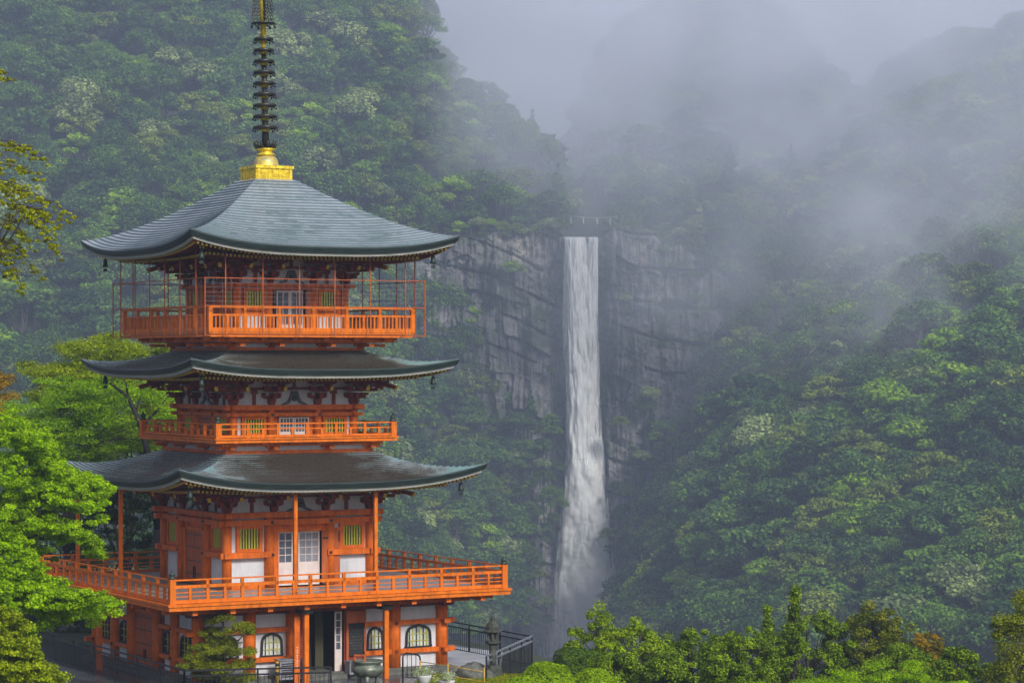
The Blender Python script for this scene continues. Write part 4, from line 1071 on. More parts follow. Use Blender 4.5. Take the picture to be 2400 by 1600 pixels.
mb = MB(); mb.box(-.42, -.36, -.2, -.14, .72, .96); mb.box(-.1, -.04, -.24, -.18, .72, .96); mb.box(-.42, -.04, -.22, -.16, .93, .98); mb.build("incense_rack", mt['door'], U)
# grey ventilated cabinets by the front wall
def cabinet(p, rz, label, s=1.0):
    t = empty("steel_cabinet", p, rz); tag(t, label, "cabinet")
    mb = MB(); mb.box(-.42 * s, .42 * s, -.18, .18, .12, .74 * s); mb.build("casing", mt['grey'], t)
    mb = MB()
    for j in range(7): mb.box(-.36 * s, .36 * s, -.195, -.18, .2 + j * .07 * s, .235 + j * .07 * s)
    mb.build("louvres", mt['black'], t)
    mb = MB()
    for x in (-.36, .36): mb.box(x * s - .03, x * s + .03, -.15, .15, 0, .12)
    mb.build("feet", mt['black'], t)
    mb = MB(); mb.box(-.46 * s, .46 * s, -.22, .22, .74 * s, .78 * s); mb.build("lid", mt['greyrail'], t)
cabinet(LW(-1.55, -5.15, .12), TH, "grey louvred cabinet below the arched window beside the clipped pine")
cabinet(LW(.98, -4.95, .12), TH, "small grey cabinet under the notice board behind the urn", .72)
t = empty("bollard", LW(-2.05, -5.3, .1), TH); tag(t, "short yellow-striped post beside the louvred cabinet", "post")
mb = MB(); mb.lathe([(.06, 0), (.06, .72), (.04, .76)], 12); mb.build("shaft", mt['pipe'], t)
mb = MB(); mb.lathe([(.065, .3), (.065, .42)], 12); mb.lathe([(.065, .6), (.065, .7)], 12); mb.build("dark_bands", mt['black'], t)
# bent black handrail loop at the walkway
p0 = W(944, 849 + 10.45 * F / 83.6, 83.6)
HR = empty("handrail", p0); tag(HR, "bent black handrail with bars in front of the right pillars", "handrail")
d = (W(985, 0, 84.4) - W(944, 0, 83.6)); d.z = 0
def hp(t_, z): return Vector((d.x * t_, d.y * t_, z))
mb = MB(); mb.tube([hp(0, 0), hp(0, .92), hp(.06, 1.02), hp(.2, 1.05), hp(.85, .93), hp(.97, .86), hp(1, .74), hp(1, -.02)], .028, 8); mb.tube([hp(0, .28), hp(1, .16)], .018, 6)
mb.build("frame", mt['black'], HR)
for q in (.25, .5, .75):
    mb = MB(); mb.tube([hp(q, .25), hp(q, 1.04 - .14 * q)], .012, 6); mb.build("upright", mt['black'], HR)
# yellow pipe barrier by the walkway
PB = empty("pipe_barrier", W(985, 849 + 10.45 * F / 84, 84.0)); tag(PB, "thin yellowish pipe barrier between handrail and stone lantern", "barrier")
o_ = Vector(PB.location); q0, q1, q2 = W(985, 0, 84) - o_, W(1050, 0, 83.4) - o_, W(1135, 0, 82.2) - o_
for q in (q0, q1, q2): q.z = 0
for q in (q0, q1, q2): mb = MB(); mb.tube([q, q + Vector((0, 0, .78))], .025, 8); mb.build("post", mt['pipe'], PB)
for z in (.74, .42): mb = MB(); mb.tube([q0 + Vector((0, 0, z)), q1 + Vector((0, 0, z - .06)), q2 + Vector((0, 0, z - .12))], .014, 6); mb.build("rail", mt['pipe'], PB)
rng = np.random.default_rng(5)
def flower_pot(p, s, label):
    t = empty("flower_pot", p); tag(t, label, "flower pot")
    mb = MB(); mb.lathe([(.13 * s, 0), (.18 * s, .2 * s), (.21 * s, .28 * s), (.21 * s, .31 * s), (.18 * s, .29 * s)], 16); mb.build("pot", mt['ceramic'], t)
    C = rng.normal(size=(26, 3)) * np.array([.15, .15, .05]) * s + np.array([0, 0, .42 * s])
    crown("flowers", rng, [clump_leaves(rng, C, np.full((26, 3), .09 * s), 60, .022, up=1.0)], mt['petal'], t)
flower_pot(W(994, 849 + 10.20 * F / 81.5, 81.5), 1.15, "white flowering plant in a pale pot left of the other pot")
flower_pot(W(1047, 849 + 10.30 * F / 80.8, 80.8), 1.25, "white flowering plant in a pot beside the moss lawn")
# mossy boulder
def boulder(p, s, label, seed):
    t = bpy.data.objects.new("boulder", None)
    rs = np.random.default_rng(seed); nu_, nv_ = 40, 24
    th = np.linspace(0, 2 * np.pi, nu_ + 1)[:-1]; ph = np.linspace(-.35, np.pi / 2, nv_)
    X = np.cos(th)[None] * np.cos(ph)[:, None]; Y_ = np.sin(th)[None] * np.cos(ph)[:, None]; Z = np.sin(ph)[:, None] + 0 * X
    rr = .72 + .6 * fbm(X * 1.6 + seed, Y_ * 1.6, Z * 1.6, 4, seed)
    P = np.stack([X * rr * s[0], Y_ * rr * s[1], Z * rr * s[2]], -1); i = np.arange(nu_ * nv_).reshape(nv_, nu_); i2 = np.roll(i, -1, 1)
    o = np_mesh("boulder", P.reshape(-1, 3), np.stack([i[:-1], i2[:-1], i2[1:], i[1:]], -1).reshape(-1, 4), mt['stone'], smooth=True); o.location = p
    tag(o, label, "boulder")
boulder(W(1112, 849 + 10.2 * F / 83.6, 83.6), (.62, .5, .5), "rough brown boulder on the moss beside the stone lantern", 3)
boulder(W(1070, 849 + 10.3 * F / 83.9, 83.9), (.36, .3, .3), "low brown boulder left of the larger rough boulder", 8)
# low dry-stone edge at bottom left
t = empty("stone_edging", W(150, 849 + 10.5 * F / 80, 80.0)); tag(t, "low rough stone edging below the fence at bottom left", "stone edging")
rs = random.Random(3); o_ = Vector(t.location)
mb = MB()
for j in range(36):
    f_ = j / 35; c = W(60, 0, 86).lerp(W(430, 0, 78.6), f_) - o_; c.z = -.25
    w_ = rs.uniform(.16, .26); mb.lathe([(w_ * .8, -.1), (w_, .12), (w_ * .85, .28 + rs.uniform(0, .1)), (w_ * .4, .36)], rs.choice((5, 6, 7)), c)
mb.build("stones", mt['stone'], t)
# moss mound with short blades
def mound(x, y): 
    e = smooth((x - 5.0) / .8) * smooth((10.6 - x) / 1.2) * smooth((-5.0 - y) / .7) * smooth((y + 14) / 2)
    return ground_z(x, y) * (1 - e) + .02 + (.36 + .10 * fbm(x * .8, y * .8, x * 0, 3, 70)) * e - .12 * (1 - e)
gr = np.random.default_rng(8); n = 22000
wx = gr.uniform(5.1, 10.4, n); wy = gr.uniform(-12.5, -5.1, n); wz = mound(wx, wy)
V, Q = leaf_quads(np.stack([wx, wy, wz + .02], -1), gr.normal(size=(n, 3)) * np.array([1, 1, .5]), gr.uniform(.025, .06, n), gr, .3)
tag(np_mesh("grass", V, Q, lm['grass'], tint=gr.random(n)), "short mossy grass around the stone lantern", "grass", kind="stuff")
wxx, wyy = np.meshgrid(np.linspace(5.0, 10.6, 40), np.linspace(-14, -5.0, 50))
tag(grid_obj("lawn", np.stack([wxx, wyy, mound(wxx, wyy)], -1), mt['moss']), "yellow green moss mound by the stone lantern", "lawn", kind="structure")
# ------------------------------------------------------------------ near trees and shrubs
def tree(name, label, cat, base, group=None):
    t = empty(name, base); tag(t, label, cat, group); return t
def limb_mesh(segs, mat, parent, name="trunk"):
    mb = MB()
    for pts, r0, r1 in segs: mb.tube(pts, np.linspace(r0, r1, len(pts)), 8)
    return mb.build(name, mat, parent)
def tuft_tree(px, top, wpx, Y, leaf, label, seed, hvis=170, prof="dome", cat="tree", n=90, tuft=.22, per=150, lsz=.044, name="garden_conifer", zbase=None):
    """lumpy garden conifer: foliage gathered in tufts on limbs round a leaning trunk"""
    rng = np.random.default_rng(seed)
    p = W(px, top, Y); gz_ = float(ground_z(p.x, p.y)) if zbase is None else zbase
    H = p.z - gz_; w = wpx * 1.12 * Y / F / 2
    t = tree(name, label, cat, (p.x, p.y, gz_))
    C, Rr, segs = [], [], []
    n = int(n * 1.6); wpx *= 1.12
    trunk = wiggle((0, 0, -.2), (rng.normal(0, .08) * w, 0, H * .93), 8, .05 * w, rng); segs.append((trunk, max(.06, .075 * H ** .7 * .8), .02))
    hv = min(H * .92, hvis * Y / F * 1.25)
    for i in range(n):
        f_ = rng.random() ** .9                                    # 0 top .. 1 bottom of the crown
        if prof == "dome": rad = w * math.sin(math.acos(max(0, 1 - min(f_ * 1.9, 1)))) * (1 - .12 * max(0, f_ - .5))
        elif prof == "cone": rad = w * (f_ ** .8) 
        elif prof == "spire": rad = w * (.10 + .9 * max(0, f_ - .28) ** .8) if f_ > .28 else w * .14 * (.5 + 2 * f_)
        elif prof == "flat": rad = w * min(1, (f_ * 5) ** .5)
        a = rng.random() * 2 * math.pi; rr = rad * math.sqrt(rng.uniform(.3, 1.0)) * rng.uniform(.82, 1.12)
        c = np.array([rr * math.cos(a), rr * math.sin(a), H - f_ * hv + rng.normal(0, .05) * hv])
        sz = tuft * rng.uniform(.65, 1.25)
        C.append(c); Rr.append([sz, sz, sz * .78])
        if i % 4 == 0:
            k = min(7, max(1, int((1 - f_ * hv / H) * 6))); segs.append((wiggle(trunk[k], c, 5, .04, rng, -.08), .03, .008))
    limb_mesh(segs, mt['bark'], t)
    ct = rng.normal(.5, .2, n)
    crown("crown", rng, [clump_leaves(rng, C, Rr, per, lsz, up=.7, shell=.45, ct=ct, tvar=.2)], lm[leaf], t)
    return t
G1 = "garden trees along the lower right edge"
tuft_tree(1398, 1440, 130, 88, 'olivebright', "upright olive conifer right of the waterfall foot, second from the clipped shrubs", 1, n=80)
tuft_tree(1338, 1482, 60, 87, 'olive', "thin spiky seedling conifer poking up behind the dark clipped dome", 2, hvis=110, prof="cone", n=22, tuft=.16)
tuft_tree(1485, 1466, 190, 86, 'olivebright', "broad yellow green conifer directly below the waterfall", 3, n=130)
tuft_tree(1628, 1482, 190, 87, 'olive', "round olive conifer between the broad yellow green one and the tall-tipped one", 4, n=120)
tuft_tree(1745, 1470, 170, 86, 'olive', "olive conifer with ragged flat boughs left of the tall tip", 5, n=110)
tuft_tree(1800, 1428, 66, 89, 'olive', "narrow conifer with a leaning two-pronged tip", 6, hvis=150, prof="spire", n=40, tuft=.17)
tuft_tree(1864, 1372, 130, 90, 'olive', "tallest conifer with a bare stem and a tufted tip", 7, hvis=230, prof="spire", n=60, tuft=.17)
tuft_tree(1905, 1443, 190, 92, 'olive', "full olive conifer just right of the tall tufted tip", 8, n=130)
tuft_tree(2042, 1428, 180, 93, 'olivebrown', "brownish conifer with a rust-coloured top", 9, n=130)
tuft_tree(2170, 1494, 120, 92, 'orange', "shrub tree with an orange-tinged crown", 10, n=70, hvis=120)
tuft_tree(2245, 1524, 105, 85, 'olive', "small round-headed conifer right of the orange-tinged shrub", 11, n=60, hvis=110)
tuft_tree(2310, 1556, 110, 86, 'olive', "low olive conifer near the bottom right corner", 12, n=60, hvis=90)
tuft_tree(2120, 1520, 200, 88, 'olive', "dull olive conifer in front of the brownish one", 13, n=90, hvis=100)
tuft_tree(1560, 1530, 120, 82, 'olive', "dark low conifer in front of the round olive one", 14, n=60, hvis=90)
tuft_tree(1690, 1540, 110, 82, 'olive', "short tufted conifer below the ragged flat boughs", 15, n=55, hvis=80)
tuft_tree(1440, 1530, 110, 83, 'olive', "dark conifer close behind the clipped dome", 16, n=60, hvis=90)
def clipped(px, top, wpx, Y, leaf, label, seed, tiers=1, n=160, name="clipped_shrub"):
    rng = np.random.default_rng(seed); p = W(px, top, Y); gz_ = float(ground_z(p.x, p.y)); H = p.z - gz_; w = wpx * Y / F / 2
    t = tree(name, label, "shrub", (p.x, p.y, gz_))
    limb_mesh([(wiggle((0, 0, -.1), (0, 0, H * .8), 5, .03, rng), .09, .04)] + [(wiggle((0, 0, H * .3), (w * .5 * math.cos(a), w * .5 * math.sin(a), H * .75), 5, .03, rng), .04, .015) for a in np.linspace(0, 6, 6)], mt['bark'], t)
    N = 15000; d = rng.normal(size=(N, 3)); d /= np.linalg.norm(d, axis=1, keepdims=True); d[:, 2] = np.abs(d[:, 2]) * .98 - .05
    lump = 1 + .10 * (fbm(d[:, 0] * 3.2, d[:, 1] * 3.2, d[:, 2] * 3.2 + seed, 3, seed) - .5) * 2
    if tiers > 1: lump *= 1 + .06 * np.sin(d[:, 2] * 9 * tiers)
    r_ = lump * (1 - .22 * rng.random(N) ** 2)
    hv = min(H, w * 1.15)
    P = np.stack([d[:, 0] * w * r_, d[:, 1] * w * r_, H - hv + d[:, 2] * hv * r_], -1)
    tt = .5 + .9 * (fbm(d[:, 0] * 6, d[:, 1] * 6, d[:, 2] * 6, 3, seed + 5) - .5) + rng.normal(size=N) * .17
    crown("crown", rng, [(P, d * .8 + np.array([0, 0, .4]) + rng.normal(size=(N, 3)) * .5, .036 * rng.uniform(.6, 1.2, N), tt)], lm[leaf], t)
clipped(1280, 1541, 150, 80.5, 'clip', "bright green ball-clipped shrub next to the handrail fence", 21)
clipped(1352, 1509, 175, 84.5, 'clipdark', "dark green dome-clipped shrub in tiers behind the bright ball", 22, 2)
clipped(1220, 1580, 110, 79, 'clip', "low bright green shrub at the bottom edge under the handrail fence", 23)
clipped(1392, 1560, 130, 82, 'clip', "lighter green clipped tier below the dark dome", 24)

def pads_tree(name, label, base, C, Rr, leaf, seed, per, lsz, limbs, group=None, tilt=None, up=1.3, tvar=.16, ctsd=.14, cat="tree", jit=.45):
    rng = np.random.default_rng(seed); t = tree(name, label, cat, base, group)
    limb_mesh(limbs, mt['bark'], t)
    crown("crown", rng, [clump_leaves(rng, C, Rr, per, lsz, up=up, shell=.25, jit=jit, ct=rng.normal(.5, ctsd, len(C)), tvar=tvar)], lm[leaf], t)
    return t
def screen_tree(name, label, boxes, Y, dY, leaf, seed, npad, pad, per, lsz, root, group=None, up=1.3, droop=.0, cat="tree"):
    """spreading tree whose layered pads fill given areas (px0,py0,px1,py1,weight) at depth Y +- dY; root = trunk foot (px, Y)"""
    rng = np.random.default_rng(seed)
    rp = W(root[0], 0, root[1]); gz_ = float(ground_z(rp.x, rp.y)); base = Vector((rp.x, rp.y, gz_))
    wts = np.array([b[4] for b in boxes], float); wts /= wts.sum()
    C, Rr = [], []
    for i in range(npad):
        b = boxes[rng.choice(len(boxes), p=wts)]
        u, v = rng.random(), rng.random()
        q = W(b[0] + (b[2] - b[0]) * u, b[1] + (b[3] - b[1]) * v, Y + rng.uniform(-dY, dY)) - base
        s = pad * rng.uniform(.6, 1.3); C.append(q); Rr.append([s, s, s * .36])
    C = np.array([tuple(c) for c in C]); 
    cen = C.mean(0); cen[2] *= .75
    stem = wiggle((0, 0, -.3), (cen[0] * .5, cen[1] * .5, cen[2] * .55), 6, .12, rng); segs = [(stem, .17, .12)]
    fork = [wiggle(stem[-1], C[j] * .85 + cen * .15, 7, .16, rng, .15) for j in rng.choice(len(C), 7, replace=False)]
    segs += [(f_, .085, .02) for f_ in fork]
    nodes = np.concatenate(fork)
    for j in range(0, len(C), 3):
        k = np.argmin(((nodes - C[j]) ** 2).sum(1)); segs.append((wiggle(nodes[k], C[j], 4, .05, rng, .05), .022, .006))
    return pads_tree(name, label, base, C, Rr, leaf, seed, per, lsz, segs, group, up=up, cat=cat)
# bright maples along the bottom edge, right
for k, (px, top, w_, Y, lab) in enumerate(((1962, 1546, 190, 76, "bright green maple at the bottom edge, left of two"), (2095, 1540, 210, 77, "bright green maple at the bottom edge, the taller one"), (2215, 1584, 170, 75, "bright green maple top peeking over the bottom edge under the low conifers"), (1775, 1588, 90, 75, "small bright leafy top at the bottom edge left of the maples"))):
    screen_tree("maple_tree", lab, [(px - w_ * .5, top + 45, px + w_ * .5, top + 150, 2), (px - w_ * .3, top + 8, px + w_ * .3, top + 60, 1)], Y, .9, 'maple', 40 + k, 46, .34, 230, .035, (px, Y))
# pines at the right edge
def pine_edge(label, pads, Y, seed, root):
    rng = np.random.default_rng(seed); rp = W(root, 0, Y); gz_ = float(ground_z(rp.x, rp.y)); base = Vector((rp.x, rp.y, gz_))
    C, Rr, segs = [], [], []
    for (px, py, w_, h_) in pads:
        q = W(px, py, Y) - base; s = w_ * Y / F / 2
        for j in range(7):
            C.append([q.x + rng.uniform(-s, s) * .7, q.y + rng.uniform(-s, s) * .7, q.z + rng.uniform(-.5, .5) * h_ * Y / F]); Rr.append([s * .5, s * .5, h_ * Y / F * .4])
        segs.append((wiggle((q.x * .0 + (.4 if False else 0), 0, max(1.0, q.z - .5)), tuple(q), 7, .06, rng, .1), .05, .015))
    zt = max(c[2] for c in C); segs.append((wiggle((0, 0, -.3), (0, 0, zt), 8, .08, rng), .16, .05))
    pads_tree("pine_tree", label, base, np.array(C), np.array(Rr), 'pine', seed, 260, .04, segs, up=.8)
pine_edge("pine with reaching boughs at the right edge", [(2375, 1462, 110, 40), (2420, 1428, 120, 60), (2400, 1500, 120, 40), (2440, 1480, 120, 80), (2350, 1475, 60, 26)], 80, 61, 2470)
pine_edge("lower dark pine in the bottom right corner", [(2370, 1545, 110, 50), (2340, 1570, 90, 40), (2420, 1560, 120, 60), (2390, 1595, 120, 50)], 84, 62, 2400)

# clipped garden pine in front of the entrance wall
rng = np.random.default_rng(77); p = W(520, 849 + 10.5 * F / 83.2, 83.2)
pads = [(520, 1447, 78, 20), (500, 1478, 70, 18), (562, 1468, 66, 22), (585, 1478, 30, 14), (470, 1512, 58, 16), (530, 1498, 90, 20), (560, 1520, 84, 22), (455, 1540, 70, 18), (500, 1535, 92, 22), (570, 1552, 70, 22), (530, 1560, 100, 24), (450, 1560, 76, 16), (490, 1575, 92, 22), (556, 1583, 84, 22), (478, 1556, 60, 20), (520, 1520, 80, 20)]
C, Rr, segs = [], [], []
tr_ = wiggle((0, 0, -.1), (.05, 0, 2.15), 9, .09, rng); segs.append((tr_, .11, .03))
for (px, py, w_, h_) in pads:
    q = W(px, py, 83.2 + rng.uniform(-.5, .5)) - p; s = w_ * 83.2 / F / 2
    for j in range(8): C.append([q.x + rng.uniform(-1, 1) * s * .75, q.y + rng.uniform(-1, 1) * s * .75, q.z + rng.uniform(-.6, .4) * h_ * 83.2 / F * .6]); Rr.append([s * .46, s * .46, h_ * 83.2 / F * .5])
    k = int(np.clip(q.z / 2.15 * 8, 1, 8)); segs.append((wiggle(tr_[k], tuple(q), 5, .04, rng, -.06), .035, .012))
pads_tree("clipped_pine", "cloud-pruned green pine in front of the white ground floor wall", p, np.array(C), np.array(Rr), 'pine', 78, 300, .03, segs, up=.8, ctsd=.2)

# trees behind the pagoda on the left
screen_tree("lime_tree", "airy yellow green tree behind the middle roof's left corner", [(150, 800, 300, 900, 3), (230, 780, 400, 870, 2), (60, 850, 180, 980, 2), (200, 880, 420, 1060, 5), (280, 960, 430, 1060, 2)], 112, 3.0, 'lime', 81, 300, .62, 230, .062, (330, 112))
screen_tree("lime_tree", "fresh green tree filling the gap left of the pagoda below the middle roof", [(0, 930, 260, 1080, 4), (100, 880, 220, 960, 1), (180, 900, 420, 1050, 3)], 106, 2.5, 'maple', 82, 240, .6, 230, .058, (120, 107))
screen_tree("rusty_tree", "tree with rusty orange young leaves at the left edge", [(-80, 880, 36, 1000, 3), (-60, 865, 20, 900, 1)], 88, 1.5, 'rust', 83, 44, .42, 230, .045, (-60, 90))
screen_tree("evergreen_tree", "dark glossy evergreen behind the gallery on the pagoda's left", [(170, 1120, 390, 1330, 5), (60, 1150, 200, 1420, 3), (230, 1070, 400, 1130, 1)], 108, 2.0, 'deep', 84, 220, .55, 260, .055, (260, 109))
screen_tree("evergreen_tree", "dark evergreen hedge behind the fence at lower left", [(-40, 1330, 230, 1500, 3)], 103, 1.2, 'deep', 85, 90, .5, 260, .055, (80, 104))
# leaning dark limb seen between the roofs
rng = np.random.default_rng(9); b0 = W(352, 1075, 104)
BT = tree("bare_tree", "dark forked trunk leaning left behind the gallery of the middle storey", "tree", (b0.x, b0.y, float(ground_z(b0.x, b0.y))))
o_ = Vector(BT.location); A = lambda px, py: W(px, py, 104) - o_
segs = [([A(370, 1240), A(350, 1075), A(334, 1010), A(318, 968), A(300, 930), A(262, 900), A(236, 884)], .16, .04), ([A(334, 1010), A(345, 985), A(372, 958), A(392, 930)], .08, .02), ([A(318, 968), A(322, 950), A(330, 925)], .05, .015), ([A(300, 930), A(296, 900), A(280, 870)], .05, .015), ([(A(370, 1240)), Vector((.3, 0, -.3))], .2, .16)]
limb_mesh(segs, M("wet_black_bark", (.018, .015, .014), .7, var=.3, scale=5), BT)
rg = np.random.default_rng(10); C = [tuple(A(*q)) for q in ((240, 880), (262, 890), (392, 925), (330, 920), (280, 868), (380, 950), (300, 900), (350, 905), (250, 860), (400, 905))]
crown("crown", rg, [clump_leaves(rg, np.array(C), np.full((len(C), 3), .5) * np.array([1, 1, .4]), 160, .055, up=1.2)], lm['maple'], BT)

# foreground maples, drooping sprays
def spray_maple(label, sprays, Y, seed, root, leaf='maple', lsz=.043, per=125, cat="tree", name="maple_tree", wid=.26, dn=24):
    """sprays: (px0,py0)->(px1,py1) arching shoots that carry hanging leaf pads"""
    rng = np.random.default_rng(seed); rp = W(root[0], 0, root[1]); base = Vector((rp.x, rp.y, float(ground_z(rp.x, rp.y))))
    C, Rr, segs = [], [], []
    for (x0, y0, x1, y1, w_) in sprays:
        Ya = Y + rng.uniform(-1.6, 1.6); Yb = Ya + rng.uniform(-.8, .8)
        a = np.array(W(x0, y0, Ya) - base); b = np.array(W(x1, y1, Yb) - base)
        path = wiggle(a, b, 9, .03, rng, .22 * np.linalg.norm(b - a) * .5); segs.append((path, .02, .005))
        L = np.linalg.norm(b - a); nC = int(10 + L * dn)
        for j in range(nC):
            t_ = rng.random(); k = t_ * 8; i = min(7, int(k)); c = path[i] + (path[i + 1] - path[i]) * (k - i)
            ww = w_ * Y / F * (1 - .45 * t_)
            c = c + rng.normal(size=3) * np.array([ww * .35, .3, ww * .22]); c[2] -= abs(rng.normal()) * .12
            s = wid * rng.uniform(.45, 1.05); C.append(c); Rr.append([s, s, s * .5])
    trunk = wiggle((0, 0, -.4), (0, 0, 5.2), 9, .12, rng); segs.append((trunk, .2, .08))
    for (x0, y0, x1, y1, w_) in sprays[::2]:
        a = np.array(W(x0, y0, Y) - base); segs.append((wiggle(trunk[int(np.clip(a[2] / 5.2 * 8 * .7, 2, 8))], a, 6, .1, rng, .2), .06, .02))
    return pads_tree(name, label, base, np.array(C), np.array(Rr), leaf, seed, per, lsz, segs, up=.55, ctsd=.2, cat=cat, tvar=.2, jit=.6)
sp1 = [(-40, 1010, 140, 1080, 80), (-40, 1010, 130, 1050, 60), (20, 1070, 180, 1130, 60), (60, 1110, 250, 1150, 40), (-60, 1060, 60, 1150, 90), (20, 1120, 170, 1180, 70), (-40, 1150, 90, 1290, 90), (40, 1170, 235, 1190, 60), (-60, 1100, 30, 1230, 90), (60, 1225, 235, 1268, 34), (120, 1240, 245, 1300, 16), (20, 1230, 90, 1300, 50), (20, 1190, 150, 1240, 60), (110, 1110, 258, 1140, 26), (-60, 960, 40, 1000, 80), (40, 1030, 140, 1080, 60), (110, 1120, 235, 1175, 40)]
spray_maple("layered fresh green maple in front of the gallery's left corner", sp1, 74, 91, (-160, 75))
sp2 = [(-60, 1270, 60, 1400, 90), (-40, 1310, 120, 1440, 80), (20, 1330, 155, 1450, 70), (60, 1340, 150, 1400, 60), (-60, 1340, 40, 1420, 80), (90, 1396, 280, 1416, 12), (90, 1400, 190, 1432, 24), (-40, 1200, 50, 1300, 90), (-60, 1230, 20, 1330, 90), (30, 1290, 100, 1350, 70), (-50, 1380, 60, 1470, 80), (170, 1385, 230, 1440, 30)]
spray_maple("drooping bright maple below the gallery at the left edge", sp2, 66, 92, (-190, 66), lsz=.042)
sp3 = [(-60, 1450, 60, 1480, 70), (-60, 1490, 70, 1520, 80), (-40, 1530, 100, 1570, 80), (0, 1560, 140, 1600, 70), (-60, 1560, 60, 1620, 80), (20, 1600, 150, 1640, 70), (-50, 1420, 40, 1450, 60), (20, 1500, 80, 1540, 60)]
spray_maple("olive green shrub in the bottom left corner", sp3, 63, 93, (-60, 62.5), leaf='lime', lsz=.045, cat="shrub", name="leafy_shrub")
# budding branches reaching in at upper left
sp4 = [(-90, 330, 50, 345, 14), (30, 342, 112, 376, 10), (-60, 395, 100, 412, 16), (-70, 430, 62, 440, 26), (0, 432, 60, 452, 16), (40, 446, 170, 512, 16), (-80, 470, 62, 500, 26), (20, 480, 135, 560, 20), (60, 500, 142, 598, 13), (-60, 495, 70, 560, 20), (20, 500, 70, 580, 10), (-50, 540, 60, 590, 22), (-30, 555, 95, 640, 18), (0, 560, 52, 680, 12), (-20, 570, 20, 645, 10), (-60, 410, 40, 470, 24), (-70, 360, 30, 380, 20), (-40, 166, 20, 172, 10), (50, 480, 110, 500, 10), (90, 490, 135, 520, 8)]
spray_maple("budding yellow green branches drooping in at the upper left edge", sp4, 62, 94, (-330, 62), leaf='weep', lsz=.03, per=42, wid=.085, dn=20)
# ------------------------------------------------------------------ forest on the hills
def forest_tree_mesh(seed, leaf, w, h, kind):
    rng = np.random.default_rng(seed); C, Rr = [], []
    if kind == "cone":
        for i in range(34):
            f_ = rng.random() ** .75; a = rng.random() * 6.283; r_ = w / 2 * f_ * rng.uniform(.45, 1.0)
            C.append([r_ * math.cos(a), r_ * math.sin(a), h * (1 - .8 * f_)]); s = w * .16 * (.5 + .7 * f_); Rr.append([s, s, s * .75])
        for i in range(10): C.append([0, 0, h * (1 - .08 * i)]); s = w * .05 * (1 + i * .3); Rr.append([s, s, s * 1.3])
    else:
        for i in range(34 if kind == "dome" else 26):
            d = rng.normal(size=3); d /= np.linalg.norm(d); d[2] = abs(d[2]) * 1.0 - .25; r_ = rng.uniform(.5, 1.0) ** .5
            C.append([d[0] * w * .42 * r_, d[1] * w * .42 * r_, h * .62 + d[2] * h * .34 * r_]); s = w * rng.uniform(.10, .19); Rr.append([s, s, s * (.62 if kind == "dome" else .42)])
    k = len(C); per = 120
    P, N, s, t = clump_leaves(rng, C, Rr, per, .22 + .02 * (seed % 7), up=.75, shell=.5, jit=.5, ct=rng.normal(.5, .2, k), tvar=.17)
    V, Q = leaf_quads(P, N, s, rng, .7)
    mb = MB(); mb.tube(wiggle((0, 0, -3), (0, 0, h * .8), 6, .25, rng), np.linspace(.32, .08, 6), 6)
    for j in range(0, k, 4): mb.tube(wiggle((0, 0, h * .35), C[j], 4, .2, rng), [.12, .09, .06, .03], 5)
    tv = np.array(mb.v); tq = np.array([f if len(f) == 4 else None for f in mb.f if len(f) == 4])
    o = np_mesh("forest_tree", np.concatenate([V, tv]), np.concatenate([Q, tq + len(V)]), [lm[leaf], mt['bark']], mi=np.r_[np.zeros(len(Q)), np.ones(len(tq))], tint=np.r_[np.clip(t, 0, 1), np.full(len(tq), .5)], link=False)
    return o
KINDS = [("f_dark", 9.0, 11.0, "dome", "dark green broadleaf tree"), ("f_mid", 10.0, 11.0, "dome", "mid green rounded broadleaf tree"), ("f_olive", 9.0, 10.0, "layer", "olive green layered tree"),
         ("f_dark", 6.5, 14.0, "cone", "dark pointed conifer"), ("f_mid", 8.0, 9.5, "layer", "green flat-topped tree"), ("f_bright", 9.0, 10.5, "layer", "bright spring-green tree"),
         ("f_dark", 11.0, 12.5, "layer", "broad dark green tree"), ("f_pale", 9.5, 10.0, "dome", "pale grey-green broadleaf tree")]
PROTO = [forest_tree_mesh(300 + i, a, b, c, d) for i, (a, b, c, d, e) in enumerate(KINDS)]
def to_px(p):
    d = p[..., 1] - CAM.y
    return np.stack([CXI + F * (p[..., 0] - CAM.x) / d, HY - F * (p[..., 2] - CAM.z) / d, d], -1)
rng = np.random.default_rng(2024)
cand = []
bare = []
brights = []
for hid, (nm, P) in enumerate(HILL.items()):
    A = (P[1:, 1:] + P[:-1, :-1]) / 2; e1 = P[1:, :-1] - P[:-1, :-1]; e2 = P[:-1, 1:] - P[:-1, :-1]
    ar = np.linalg.norm(np.cross(e1, e2), axis=-1)
    nvk = A.shape[0]; ar[int(nvk * .70):] *= .06                      # behind the ridge only a few
    pr = (ar / ar.sum()).ravel(); n = int(ar.sum() / 9)
    pick = rng.choice(pr.size, n, p=pr); pts = A.reshape(-1, 3)[pick] + rng.normal(size=(n, 3)) * np.array([1.5, 1, .3])
    q = to_px(pts)
    ok = (q[:, 0] > -260) & (q[:, 0] < 2660) & (q[:, 1] < 1640) & (q[:, 1] > -330)
    cand += [(hid, *p, *qq) for p, qq in zip(pts[ok], q[ok])]
